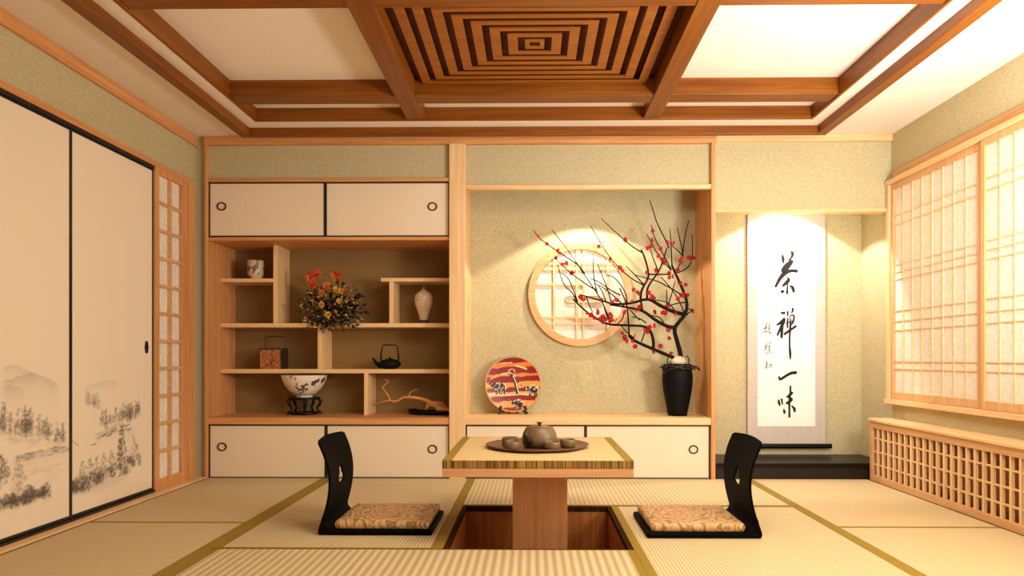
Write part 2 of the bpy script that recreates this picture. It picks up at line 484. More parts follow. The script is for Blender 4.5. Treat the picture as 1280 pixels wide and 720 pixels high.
def paint_near(c, rng):       # the panel at the left of the photograph
    c.ridge([dp(*p) for p in ((0, 463), (9, 457), (18, 455), (27, 459), (37, 464), (50, 470))], .20, .05, rng)
    c.ridge([dp(*p) for p in ((0, 478), (6, 475), (20, 472), (30, 468), (44, 466), (54, 470), (64, 475), (76, 480))], .27, .055, rng)
    c.ridge([dp(*p) for p in ((0, 486), (12, 481), (24, 484), (34, 490))], .16, .05, rng)
    for i in range(44):
        x = rng.uniform(2, 84); base = 536+(x/84)*16+rng.uniform(-4, 6)
        if 26 < x < 40: base += 2
        tree(c, x, base, rng.uniform(.05, .13)*(1 if x < 60 else .8), rng.uniform(.22, .45), rng, .45, 14)
    for i in range(60):
        x = rng.uniform(0, 86); Y, Z = dp(x, 544+x*.12+rng.uniform(-6, 8)); c.blob(Y, Z, .04, .012, .07, hard=1)
    # pagoda
    for j, (yy, wdt) in enumerate(((514, .012), (519, .024), (525, .030), (531, .036), (537, .040))):
        Y, Z = dp(32.5, yy); c.blob(Y, Z, wdt, .006, .7); c.blob(Y, Z-.012, wdt*.45, .010, .55)
    c.line(dp(32.5, 507), dp(32.5, 514), .003, .7)
    # shore and rocks
    c.ridge([dp(*p) for p in ((14, 577), (22, 571), (34, 567), (48, 564), (60, 562), (74, 558), (87, 558))], .40, .028, rng, .012)
    for i in range(26):
        x = rng.uniform(18, 86); y = 574-(x-18)*.2+rng.uniform(-4, 4); p = dp(x, y); q = dp(x+rng.uniform(4, 9), y-rng.uniform(-1, 3)); c.line(p, q, .0028, .4)
    for i in range(16):
        x = rng.uniform(20, 80); y = rng.uniform(580, 602); c.line(dp(x, y), dp(x+14, y-2.5), .002, .12)
    # foreground trees
    for x, y, h, a in ((2, 612, .16, .75), (7, 606, .12, .6), (24, 626, .20, .4), (27, 622, .16, .35)): tree(c, x, y, h, a, rng, .8, 34)
    for i in range(30):
        x = rng.uniform(0, 62); shrub(c, x, 638-x*.22-rng.uniform(0, 10), rng.uniform(.025, .055), rng.uniform(.5, .8), rng, 14)
    c.blob(*dp(20, 628), .28, .03, .18, hard=1)
def paint_far(c, rng):        # the panel with the finger pull
    c.ridge([dp(*p) for p in ((104, 483), (116, 480), (126, 477), (134, 475), (142, 476), (150, 481))], .18, .03, rng)
    for i in range(14): tree(c, rng.uniform(108, 125), rng.uniform(507, 514), rng.uniform(.06, .10), .17, rng, .5, 12)
    for i in range(42):
        x = rng.uniform(127, 175); tree(c, x, 536-(x-127)*.34+rng.uniform(-3, 5), rng.uniform(.05, .11), rng.uniform(.22, .42), rng, .45, 14)
    c.ridge([dp(*p) for p in ((118, 549), (128, 540), (138, 534), (150, 528), (160, 532), (168, 540))], .34, .03, rng, .012)
    for i in range(24):
        x = rng.uniform(120, 160); y = 547-(x-120)*.32+rng.uniform(-4, 4); c.line(dp(x, y), dp(x+6, y-3), .003, .4)
    c.line(dp(88, 549), dp(99, 557), .004, .3); c.line(dp(115, 556), dp(121, 555), .004, .4)
    tree(c, 153, 594, .30, .85, rng, .5, 90); tree(c, 151, 594, .22, .7, rng, .6, 50)
    tree(c, 168, 584, .20, .30, rng, .7, 50); tree(c, 172, 580, .13, .3, rng, .7, 30)
    for i in range(44):
        x = rng.uniform(88, 178); shrub(c, x, 622-(x-88)*.40-rng.uniform(0, 14), rng.uniform(.03, .06), rng.uniform(.4, .72), rng, 14)
    for i in range(5): tree(c, 104+i*9, 606-i*4, .13, .55, rng, .9, 26)
    for x in (90, 94): shrub(c, x, 614, .05, .7, rng, 20)
    c.blob(*dp(130, 606), .25, .04, .15, hard=1)

PAPER = np.array(lin(240, 222, 194)); INK = np.array(lin(64, 48, 36))
def fusuma(n, y0, y1, painter, seed):
    rng = random.Random(seed)
    x0, x1 = XL, -2.499
    fr_ = MB(); b = .012
    fr_.box(x0, x1, y0, y0+b, .03, 2.14); fr_.box(x0, x1, y1-b, y1, .03, 2.14)
    fr_.box(x0, x1, y0+b, y1-b, .03, .045); fr_.box(x0, x1, y0+b, y1-b, 2.13, 2.14)
    root = struct('door_%d' % n, fr_, blackframe)
    bz = 1.25 if painter else .3
    m = MB()
    if painter:
        c = Canvas(y0+b, y1-b, .045, bz, .0038); painter(c, rng); c.soften()
        col = PAPER[None, None]*(1-c.d[..., None])+INK[None, None]*c.d[..., None]
        vs = np.stack([np.full(c.Y.size, x1-.002), c.Y.ravel(), c.Z.ravel()], 1)
        idx = np.arange(c.ny*c.nz).reshape(c.nz, c.ny)
        q = np.stack([idx[:-1, :-1], idx[:-1, 1:], idx[1:, 1:], idx[1:, :-1]], -1).reshape(-1, 4)
        m.v = [tuple(v) for v in vs]; m.f = [tuple(int(i) for i in r) for r in q]; m.c = [tuple(r) for r in col.reshape(-1, 3)]
    else:
        m.box(x0, x1-.002, y0+b, y1-b, .045, bz, PAPER)
    m.box(x0, x1-.002, y0+b, y1-b, bz, 2.13, PAPER)
    m.build('painted_panel', fus_paint, root)
    return root
d1 = fusuma(1, 3.782, 4.612, paint_far, 3)
# oval finger pull, a darker lobed plate
p = PX(183, 434, -2.499)
m = MB()
for dz, r in ((-.022, .014), (0, .019), (.022, .014)):
    vs = []; n = 20
    for xx, rr in ((-2.501, r), (-2.494, r), (-2.493, r*.7)):
        vs += [(xx, p.y+rr*math.cos(2*math.pi*i/n), p.z+dz+rr*1.3*math.sin(2*math.pi*i/n)) for i in range(n)]
    fs = [(a*n+i, a*n+(i+1) % n, (a+1)*n+(i+1) % n, (a+1)*n+i) for a in range(2) for i in range(n)]+[tuple(range(2*n, 3*n))]
    m.add(vs, fs)
m.build('finger_pull', blackframe, d1)
fusuma(2, 2.952, 3.782, paint_near, 8)
fusuma(3, 2.122, 2.952, None, 9)
fusuma(4, 1.292, 2.122, None, 9)
# shoji door at the far end of the left wall
sh = MB(); xs = -2.488
sh.box(XL, xs, 4.615, 4.672, .012, 2.165); sh.box(XL, xs, 4.975, 5.05, .012, 2.165)
sh.box(XL, xs, 4.672, 4.975, .012, .085); sh.box(XL, xs, 4.672, 4.975, 2.125, 2.165)
s5 = struct('door_5', sh, warm[2], .002)
mm = MB(); mm.box(XL+.008, xs-.004, 4.815, 4.842, .085, 2.125)
for i in range(1, 11):
    z = .085+i*(2.04/11); mm.box(XL+.008, xs-.006, 4.672, 4.975, z-.011, z+.011)
mm.build('lattice', pale[1], s5)
box(XL, XL+.008, 4.672, 4.975, .085, 2.125).build('paper_pane', shoji, s5)

# ------------------------------------------------------------------ right windows
def window(n, y0, y1, xf, xp, nv, rows, side):
    m = MB(); a = .035
    m.box(xp, xf+.0, y0, y0+a, .60, 2.165); m.box(xp, xf, y1-a, y1, .60, 2.165)
    m.box(xp, xf, y0+a, y1-a, .60, .65); m.box(xp, xf, y0+a, y1-a, 2.125, 2.165)
    r = struct('window_%d' % n, m, pale[2], .002)
    l = MB()
    for i in range(1, nv):
        y = y0+a+(y1-y0-2*a)*i/nv; l.box(xp+.006, xp+.0145, y-.0035, y+.0035, .65, 2.125)
    for z in rows: l.box(xp+.007, xp+.0145, y0+a, y1-a, z-.0035, z+.0035)
    l.build('lattice', light[1], r)
    box(xp+.0145, xf, y0+a, y1-a, .65, 2.125).build('paper_pane', shoji, r)
rows = (1.93, 1.862, 1.572, 1.518, 1.465, 1.237, 1.163, 1.097, .872, .819)
window(1, 4.165, 5.20, XR-.002, 2.632, 8, rows, 0)
window(2, 3.10, 4.135, XR-.002, 2.612, 8, rows, 0)
window(3, 2.03, 3.095, XR-.002, 2.632, 8, rows, 0)
trimbox(37, light[1], 2.605, XR, 1.95, 5.24, 2.167, 2.20)
trimbox(38, pale[1], 2.645, XR, 1.95, 5.20, 2.20, 2.265)
trimbox(39, light[1], 2.60, XR, 1.95, 5.24, .562, .598)
trimbox(40, light[2], 2.615, XR, 5.202, 5.24, .598, 2.167)
trimbox(41, pale[2], 2.625, XR, 4.137, 4.163, .598, 2.167)

# ------------------------------------------------------------------ tatami mats
BW = .032
def mat(x0, x1, y0, y1, m, label, borders, group=None):
    """borders: dict side -> width, sides l r n f"""
    r = thing('tatami_mat', ((x0+x1)/2, (y0+y1)/2, ZF), label, 'tatami mat', group)
    bl, br, bn, bf = (borders.get(k, 0) for k in 'lrnf')
    box(x0+bl, x1-br, y0+bn, y1-bf, ZF, 0).build('straw_surface', m, r)
    if bl: box(x0, x0+bl, y0, y1, ZF, .001).build('cloth_border', gold, r)
    if br: box(x1-br, x1, y0, y1, ZF, .001).build('cloth_border', gold, r)
    if bn: box(x0+bl, x1-br, y0, y0+bn, ZF, .001).build('cloth_border', gold, r)
    if bf: box(x0+bl, x1-br, y1-bf, y1, ZF, .001).build('cloth_border', gold, r)
tfine = tatami('tatami_fine', .012, .10)
tl = tatami('tatami_ribbed', .0165, .34)
tfr = tatami('tatami_wide_ribbed', .038, .34)
tbk = tatami('tatami_back_ribbed', .029, .26)
tr = tatami('tatami_right_ribbed', .0165, .3)
LX, RX = -1.52, 1.61
mat(-2.418, LX, 3.82, YB, tfine, 'plain tatami mat in the far left corner beside the shoji door', {'r': .05, 'n': .012})
mat(-2.418, LX, 1.9, 3.82, tfine, 'plain tatami mat in the near left along the painted sliding doors', {'r': .05, 'f': .012})
mat(LX, PX0, 3.31, YB, tl, 'ribbed tatami mat under the left floor chair', {'l': .05, 'r': .06, 'n': .012})
mat(LX, .445, 1.9, 3.29, tfr, 'widely ribbed tatami mat in front of the leg pit', {'l': .05, 'f': .0})
mat(PX0+.0, RX, 4.29, YB, tbk, 'tatami mat behind the low table against the cupboards', {'r': .045, 'n': .014})
mat(.478, RX, 1.9, 4.27, tr, 'ribbed tatami mat under the right floor chair', {'l': .042, 'r': .045, 'f': .012})
mat(RX, 2.475, 3.76, YB, tfine, 'plain tatami mat in the far right corner before the black platform', {'n': .014, 'l': .02})
mat(RX, 2.475, 1.9, 3.76, tfine, 'plain tatami mat in the near right beside the radiator cover', {'f': .014, 'l': .02})
trimbox(42, gold, LX, .445, 3.29, 3.30, ZF, 0, bevel=0)
trimbox(43, gold, .445, .478, 1.9, 3.30, ZF, 0, bevel=0)
trimbox(44, pitw[0], XL, XR, Y0, 1.9, ZF, 0, bevel=0)

# ------------------------------------------------------------------ cupboards and shelves
def pull(m, x, z, y, n=24):
    for ri, ro in ((.026, .036),):
        vs = []
        for r, yy in ((ro, y), (ro, y-.006), (ri, y-.006), (ri, y-.001)):
            vs += [(x+r*math.cos(2*math.pi*i/n), yy, z+r*.9*math.sin(2*math.pi*i/n)) for i in range(n)]
        m.add(vs, [(a*n+i, a*n+(i+1) % n, (a+1)*n+(i+1) % n, (a+1)*n+i) for a in range(3) for i in range(n)])
    return m
def cupboard(x0, x1, xm, z0, z1, pulls, label):
    r = thing('cupboard', ((x0+x1)/2, 5.5, z0), label, 'cupboard')
    box(x0, x1, 5.262, YN, z0, z1).build('carcass', pale[0], r)
    for (a, b, px) in ((x0, xm, pulls[0]), (xm, x1, pulls[1])):
        y = 5.238 if a == x0 else 5.244
        t = .011
        d = box(a+t, b-t, y+.003, 5.262, z0+t, z1-t).build('door', cream, r)
        f = MB(); f.box(a, a+t, y, 5.262, z0, z1); f.box(b-t, b, y, 5.262, z0, z1); f.box(a+t, b-t, y, 5.262, z0, z0+t); f.box(a+t, b-t, y, 5.262, z1-t, z1)
        f.build('door_frame', blackframe, d)['label'] = 'thin black door frame'
        if px:
            pull(MB(), px[0], px[1], y+.003).build('finger_pull', brass, d)
P = lambda x, y: (PY(x, y, YB).x, PY(x, y, YB).z)
cupboard(-2.42, -.614, PY(406.5, 228, YB).x, 1.802, 2.212, (P(277, 258), P(540.5, 258)), 'cream sliding-door cupboard above the open shelves')
cupboard(-2.42, -.614, PY(407.5, 560, YB).x, ZF+.012, .400, (P(277.5, 558.5), P(540.5, 561.5)), 'low cream sliding-door cupboard below the open shelves')
cupboard(-.495, 1.323, PY(732, 560, YB).x, ZF+.012, .400, (P(605, 562), P(867, 562)), 'low cream sliding-door cupboard below the plum blossom alcove')
trimbox(45, light[0], -2.42, -.614, 5.25, YN, ZF, ZF+.012, bevel=0)
trimbox(46, light[0], -.495, 1.323, 5.25, YN, ZF, ZF+.012, bevel=0)

S = thing('display_shelf', (-1.5, 5.5, .402), 'pale wooden open display shelf with stepped compartments left of the middle post', 'shelf')
box(-2.42, -.614, 5.222, YN, .402, .453).build('counter', warm[0], S, .003)
box(-2.42, -.614, 5.228, YN, 1.774, 1.800).build('top_board', warm[0], S, .003)
box(-2.42, -.614, 5.712, YN, .453, 1.774).build('back_panel', grainy('shelf_shade_paper', lin(158, 126, 76), lin(120, 90, 48), 170), S)  # added panel, darker than the wall: the shelf's inner shade put into its colour
def zz(y): return PY(400, y, 5.44).z
def xx(x): return PY(x, 400, 5.44).x
YS = 5.44
sA, sB, sC, sD = zz(348), zz(404), zz(461.5), zz(347.5)
tb, tv = .032, .034
box(-2.42, xx(341.5), YS, YN, sA-.028, sA).build('shelf_board', light[0], S, .002)
box(-2.42, -.614, YS, YN, sB-tb, sB).build('shelf_board', light[0], S, .002)
box(-2.42, -.614, YS, YN, sC-tb, sC).build('shelf_board', light[0], S, .002)
box(xx(476), -.614, YS, YN, sD-.028, sD).build('shelf_board', light[0], S, .002)
box(xx(341.5), xx(347), YS, YN, sB, 1.774).build('divider', light[2], S, .002)
box(xx(486.5), xx(491.5), YS, YN, sB, sD-.028).build('divider', light[2], S, .002)
box(xx(397), xx(402.5), YS, YN, sC, sB-tb).build('divider', light[2], S, .002)
box(xx(455), xx(460), YS, YN, .453, sC-tb).build('divider', light[2], S, .002)
tag(box(-.495, 1.323, 5.215, YN, .402, .453).build('alcove_shelf', light[0], None, .003), 'thick pale wooden board forming the floor of the plum blossom alcove', 'shelf')

# round window of the alcove
C0 = PY(725.5, 367.5, 5.675); RO, RI = .421, .362
def disc(m, r0, r1, ya, yb, n=96):
    vs = []
    for r, y in ((r0, ya), (r1, ya), (r1, yb), (r0, yb)):
        vs += [(C0.x+r*math.cos(2*math.pi*i/n), y, C0.z+r*math.sin(2*math.pi*i/n)) for i in range(n)]
    return m.add(vs, [(a*n+i, a*n+(i+1) % n, ((a+1) % 4)*n+(i+1) % n, ((a+1) % 4)*n+i) for a in range(4) for i in range(n)])
rw = struct('window_4', disc(MB(), RI, RO, 5.682, YN), pale[0], .003)
n = 96
MB().add([(C0.x+(RI+.01)*math.cos(2*math.pi*i/n), 5.712, C0.z+(RI+.01)*math.sin(2*math.pi*i/n)) for i in range(n)]+[(C0.x+(RI+.01)*math.cos(2*math.pi*i/n), YN-.001, C0.z+(RI+.01)*math.sin(2*math.pi*i/n)) for i in range(n)],
         [tuple(range(n)), tuple(range(n, 2*n))]+[(i, (i+1) % n, n+(i+1) % n, n+i) for i in range(n)]).build('paper_pane', shoji, rw)
l = MB()
def chord(x=None, z=None, a=None, b=None, w_=.009):
    if x is not None:
        h = math.sqrt(max(0, RI**2-(x-C0.x)**2)); l.box(x-w_, x+w_, 5.693, 5.712, C0.z-h if a is None else a, C0.z+h if b is None else b)
    else:
        h = math.sqrt(max(0, RI**2-(z-C0.z)**2)); l.box(C0.x-h if a is None else a, C0.x+h if b is None else b, 5.695, 5.712, z-w_, z+w_)
q = lambda x, y: PY(x, y, 5.70)
for px in (692.5, 721, 729.5, 759.5): chord(x=q(px, 367).x)
for py in (329.5, 336.5, 397, 404.5): chord(z=q(700, py).z)
chord(z=q(700, 355.5).z, b=q(729, 355).x)
l.build('lattice', light[0], rw)
cl = MB(); z1, z2 = q(720, 370).z, q(720, 378).z; r_ = (z1-z2)/2; cxa, cxb = q(711, 370).x, q(748, 370).x
pts = [(cxa+(cxb-cxa)*i/10, 5.70, z1) for i in range(11)]+[(cxb+r_*math.sin(math.pi*i/8), 5.70, (z1+z2)/2+r_*math.cos(math.pi*i/8)) for i in range(1, 8)]
pts += [(cxb+(cxa-cxb)*i/10, 5.70, z2) for i in range(11)]+[(cxa-r_*math.sin(math.pi*i/8), 5.70, (z1+z2)/2-r_*math.cos(math.pi*i/8)) for i in range(1, 8)]+[(cxa, 5.70, z1)]
cl.tube(pts, .008, 8).build('cloud_motif', light[0], rw)

# tokonoma platform and radiator cover
T = thing('alcove_platform', (1.98, 5.5, ZF), 'glossy black platform at the foot of the scroll niche', 'platform')
box(1.353, XR, 5.235, YN, .085, .119).build('top_board', lacquer, T, .004)
box(1.353, XR, 5.25, YN, ZF, .085).build('front_board', plain('brown_black_lacquer', (.014, .009, .006), .3, spec=.3), T)

R_ = thing('radiator_cover', (2.57, 3.6, ZF), 'long pale wooden radiator cover with open lattice front below the right windows', 'radiator cover')
ya, yb = 1.95, 5.225
box(2.475, XR, ya, yb, .432, .456).build('top_board', light[1], R_, .006)
m = MB(); X0, X1 = 2.49, 2.512
m.box(X0, X1, ya, yb, .385, .432); m.box(X0, X1, ya, yb, .0, .045); m.box(X0, X1, yb-.045, yb, .045, .385); m.box(X0, X1, ya, ya+.05, .045, .385)
m.box(X0-.012, X1, ya, yb, ZF, .0)
m.build('front_frame', pale[1], R_, .002)
box(X1, XR, yb-.018, yb, ZF, .432).build('side_panel', light[2], R_)
lt = MB(); y = yb-.045-.06
while y > ya+.06:
    lt.box(X0+.002, X0+.024, y-.0065, y+.0065, .045, .385); y -= .0745
for z in (.31, .215, .122): lt.box(X0+.010, X0+.020, ya+.05, yb-.045, z-.0055, z+.0055)
lt.build('lattice_grille', light[2], R_, .001)
box(2.56, 2.57, ya, yb-.018, ZF, .432).build('back_panel', wood('inner_board', lin(150, 92, 48), lin(120, 68, 32), 1), R_)
trimbox(47, blackframe, 2.476, 2.4779, ya, YB, ZF, .004, bevel=0)

# ------------------------------------------------------------------ low table over the pit
TB = thing('low_table', (.027, 3.78, -.45), 'low square table with tatami top and thick wooden pedestal standing in the leg pit', 'table')
x0, x1, y0, y1 = -.420, .475, 3.285, 4.245
box(x0+.001, x1-.001, y0+.001, y1-.001, .340, .3815).build('wooden_top_frame', wood('table_wood', lin(206, 156, 108), lin(190, 134, 86), 0), TB, .002)
p_ = box(x0, x1, y0, y1, .3815, .4185).build('edge_cloth', stripem, TB, .002)
tbw = .045
box(x0+tbw, x1-tbw, y0+.004, y1-.012, .4185, .4205).build('straw_surface', tatami('tatami_table', .012, .08, c=(238, 206, 146)), TB)
m = MB(); m.box(x0+.001, x0+tbw, y0+.002, y1-.002, .4185, .421); m.box(x1-tbw, x1-.001, y0+.002, y1-.002, .4185, .421); m.box(x0+tbw, x1-tbw, y1-.012, y1-.002, .4185, .421)
m.build('cloth_border', gold, TB)
box(-.10, .182, 3.62, 3.94, -.45, .340).build('pedestal', wood('pedestal_wood', lin(216, 156, 102), lin(196, 130, 76), 2, .35), TB, .003)

# ------------------------------------------------------------------ tea set
TZ = .4205
trc = Vector((.028, 3.77, TZ))
random.seed(4)
m = MB(); n = 72; prof = [(.0, 0), (.20, 0), (.262, .008), (.274, .017), (.270, .020), (.255, .013), (.20, .006), (0, .006)]
vs = []
for (r, z) in prof:
    for i in range(n):
        a = 2*math.pi*i/n; k = 1+(.018*noise.noise(Vector((math.cos(a)*2.2, math.sin(a)*2.2, .3)))*2 if r > .22 else 0)
        vs.append(trc+Vector((r*k*math.cos(a), r*k*math.sin(a), z)))
m.add(vs, [(a*n+i, a*n+(i+1) % n, (a+1)*n+(i+1) % n, (a+1)*n+i) for a in range(len(prof)-1) for i in range(n)])
tag(m.build('serving_tray', traym, None, smooth=True), 'round brown wooden tray with a raised wavy rim on the low table', 'tray')
tz = TZ+.0065
pc = Vector((.040, 3.74, tz))
tp = thing('teapot', pc, 'brown clay teapot with flat lid on the round tray', 'teapot')
MB().lathe(pc, [(0, 0), (.072, 0), (.086, .008), (.093, .028), (.094, .045), (.088, .072), (.076, .097), (.070, .1045), (.058, .106), (0, .106)], 48).build('body', clay, tp, smooth=True)
ld = MB().lathe(pc+Vector((0, 0, .1055)), [(0, 0), (.060, 0), (.060, .003), (.05, .005), (0, .006)], 40).build('lid', clay, tp, smooth=True)
MB().lathe(pc+Vector((0, 0, .111)), [(0, 0), (.007, 0), (.007, .008), (.015, .014), (.015, .019), (0, .020)], 20).build('knob', claydark, ld, smooth=True)
MB().tube([pc+Vector(v) for v in ((-.045, -.06, .035), (-.062, -.088, .052), (-.070, -.104, .072), (-.074, -.110, .086))], [.026, .020, .015, .012], 14).build('spout', claydark, tp, smooth=True)
MB().tube([pc+Vector(v) for v in ((.03, .075, .09), (.045, .115, .092), (.055, .13, .062), (.045, .115, .035), (.03, .085, .025))], .008, 10).build('handle', clay, tp, smooth=True)
def cup0(px, py, lab):
    s = PZ(px, py, tz); c = Vector((s.x, s.y+.035, tz))
    o = thing('tea_cup', c, lab, 'tea cup', 'brown clay tea cups on the tray')
    MB().lathe(c, [(0, 0), (.034, 0), (.040, .004), (.0425, .018), (.0425, .034), (.0385, .044), (.036, .043), (.037, .034), (.034, .012), (0, .008)], 36).build('bowl', clay, o, smooth=True)
    MB().lathe(c+Vector((0, 0, .012)), [(0, 0), (.034, 0), (.035, .012), (0, .012)], 30).build('tea', claydark, o)['label'] = 'dark tea'
    return o
c1 = cup0(640.5, 563, 'brown clay tea cup at the front left of the tray')
for (px, py, lab) in ((637, 557.5, 'brown clay tea cup at the back left of the tray, behind another cup'),
                      (690.5, 563.5, 'brown clay tea cup in front of the teapot, at its right'),
                      (710, 560, 'brown clay tea cup at the right end of the tray')):
    s = PZ(px, py, tz); copy_tree(c1, (s.x-c1.location.x, s.y+.035-c1.location.y, 0), lab)

# ------------------------------------------------------------------ floor chairs and cushions
def floor_chair(sx, xb, xf, ynear, yfar, side, other):
    """backrest at xb, front of the seat at xf; sx=+1 faces +X"""
    r = thing('floor_chair', ((xb+xf)/2, (ynear+yfar)/2, 0), 'black legless floor chair at the %s of the low table, facing %s' % (side, other), 'floor chair', None)
    prof = [(0, .018), (.004, .03), (.022, .08), (.042, .154), (.053, .22), (.055, .283), (.046, .35), (.028, .41), (.008, .455), (-.004, .478)]
    W = yfar-ynear; th = .012
    nv, nu = 70, 56
    def px_at(z):
        for (a, b) in zip(prof[:-1], prof[1:]):
            if a[1] <= z <= b[1]: return a[0]+(b[0]-a[0])*(z-a[1])/(b[1]-a[1])
        return prof[-1][0] if z > .3 else 0
    # smooth profile by sampling
    def prof_s(z):
        return sum(px_at(min(.478, max(.018, z+d)))*w for d, w in ((-.03, 1), (-.015, 2), (0, 3), (.015, 2), (.03, 1)))/9
    bm = bmesh.new(); grid = {}
    def hole(u, z):      # gourd shaped opening
        a = math.hypot((u-.52)*W/.050, (z-.255)/.026) < 1
        b = math.hypot((u-.52)*W/.028, (z-.290)/.024) < 1
        return a or b
    for i in range(nu+1):
        for j in range(nv+1):
            u = i/nu; v = j/nv
            zt = .478+.010*math.sin(math.pi*u)
            z = .018+(zt-.018)*v
            edge = .018*math.sin(math.pi*min(1, v*1.15))*(1 if v < .8 else 1)   # slight waist
            yy = ynear+edge*.6+(W-1.2*edge)*u
            bend = .016*math.sin(math.pi*u)                                      # curved across
            if z > .455 and (u < .05 or u > .95): z -= .006
            grid[i, j] = bm.verts.new((xb+sx*(prof_s(z)-bend*v), yy, z))
    for i in range(nu):
        for j in range(nv):
            u = (i+.5)/nu; z = .018+.465*(j+.5)/nv
            if not hole(u, z): bm.faces.new((grid[i, j], grid[i+1, j], grid[i+1, j+1], grid[i, j+1]))
    # smooth the rim of the opening
    be = [v for v in bm.verts if v.link_faces and any(len(e.link_faces) == 1 for e in v.link_edges) and .2 < v.co.z < .34 and abs(v.co.y-(ynear+yfar)/2) < .09]
    for _ in range(5): bmesh.ops.smooth_vert(bm, verts=be, factor=.5, use_axis_x=True, use_axis_y=True, use_axis_z=True)
    for v in [v for v in bm.verts if not v.link_faces]: bm.verts.remove(v)
    me = bpy.data.meshes.new('backrest')
    for v in bm.verts: v.co -= org(r)
    bmesh.ops.recalc_face_normals(bm, faces=bm.faces)
    bm.to_mesh(me); bm.free(); me.materials.append(chairblack)
    for p in me.polygons: p.use_smooth = True
    o = bpy.data.objects.new('backrest', me); COL.objects.link(o); o.parent = r
    so = o.modifiers.new('solid', 'SOLIDIFY'); so.thickness = th; so.offset = 0
    bv = o.modifiers.new('bevel', 'BEVEL'); bv.width = .003; bv.segments = 2; bv.limit_method = 'ANGLE'
    a, b = sorted((xb-sx*.004, xf))
    # seat: thin board with a rolled up rear
    sm = MB(); sm.box(a, b, ynear, yfar, .002, .030)
    sm.build('seat', chairblack, r, .012, seg=4)
    m = MB()
    pts = [(xb, .030), (xb+sx*.02, .030), (xb+sx*.055, .030), (xb+sx*.030, .055), (xb+sx*.020, .10), (xb+sx*.012, .07)]
    vs = [(x, ynear+.004, z) for x, z in pts]+[(x, yfar-.004, z) for x, z in pts]; k = len(pts)
    m.add(vs, [tuple(range(k)), tuple(range(k, 2*k))]+[(i, (i+1) % k, k+(i+1) % k, k+i) for i in range(k)])
    m.build('bent_joint', chairblack, r)
    return r
floor_chair(1, -1.080, -.503, 3.543, 4.02, 'left', 'right')
floor_chair(-1, 1.140, .572, 3.505, 4.00, 'right', 'left')
def cushion(x0, x1, y0, y1, label):
    m = MB(); nx, ny, nz = 24, 20, 5; z0, z1 = .0305, .078
    bm = bmesh.new(); bmesh.ops.create_cube(bm, size=1)
    bmesh.ops.subdivide_edges(bm, edges=bm.edges, cuts=14, use_grid_fill=True)
    for v in bm.verts:
        x, y, z = v.co*2
        e = max(abs(x), abs(y))
        puff = 1-.22*max(abs(x), abs(y))**6
        sx_ = 1-.035*max(0, abs(z))**2
        v.co = Vector(((x0+x1)/2+(x1-x0)/2*x*sx_, (y0+y1)/2+(y1-y0)/2*y*sx_, (z0+z1)/2+(z1-z0)/2*z*(puff if z > 0 else 1)))
    me = bpy.data.meshes.new('seat_cushion'); o0 = Vector(((x0+x1)/2, (y0+y1)/2, z0))
    for v in bm.verts: v.co -= o0
    bm.to_mesh(me); bm.free(); me.materials.append(brocade)
    for p in me.polygons: p.use_smooth = True
    o = bpy.data.objects.new('seat_cushion', me); COL.objects.link(o); o.location = o0
    tag(o, label, 'cushion', None)
cushion(-1.0, -.522, 3.558, 3.99, 'flat tan brocade cushion on the left floor chair')
cushion(.592, 1.062, 3.520, 3.97, 'flat tan brocade cushion on the right floor chair')

# ------------------------------------------------------------------ things on the shelves
def blotch(bg, ink, f, thr=.12, cond=None):
    bg = np.array(bg); ink = np.array(ink)
    def fn(v):
        n_ = noise.noise(Vector((v.x, v.y, v.z))*f)
        if (cond is None or cond(v)) and n_ > thr: return tuple(bg*(1-.85)+ink*.85)
        return tuple(bg)
    return fn
c = PY(319.6, 348, 5.53); c.z = sA
tag(MB().lathe(c, [(0, 0), (.045, 0), (.050, .012), (.060, .04), (.064, .08), (.064, .145), (.062, .150), (.057, .148), (.058, .08), (.05, .03), (0, .02)], 64,
               blotch(lin(206, 180, 142), lin(90, 50, 34), 30, .2)).build('ceramic_pot', cer_paint, None, smooth=True),
    'small cream cylinder pot with dark brush marks on the top left shelf', 'pot')
c = PY(529.5, 404, 5.55); c.z = sB
v = thing('lidded_vase', c, 'cream rounded vase with small lid on dark foot in right compartment', 'vase')
MB().lathe(c+Vector((0, 0, .028)), [(0, 0), (.032, 0), (.034, .03), (.048, .07), (.066, .12), (.072, .16), (.066, .20), (.045, .222), (.026, .228), (0, .228)], 56,
           blotch(lin(222, 196, 156), lin(202, 168, 126), 60, .15)).build('body', cer_paint, v, smooth=True)
ld = MB().lathe(c+Vector((0, 0, .256)), [(0, 0), (.027, 0), (.024, .010), (.008, .018), (0, .019)], 30, lambda q_: lin(206, 176, 132)).build('lid', cer_paint, v, smooth=True)
MB().lathe(c+Vector((0, 0, .274)), [(0, 0), (.005, 0), (.008, .01), (.004, .02), (0, .02)], 16, lambda q_: lin(190, 150, 110)).build('knob', cer_paint, ld, smooth=True)
MB().lathe(c, [(0, 0), (.044, 0), (.046, .008), (.036, .016), (.042, .026), (.038, .028), (0, .028)], 36).build('foot', claydark, v, smooth=True)

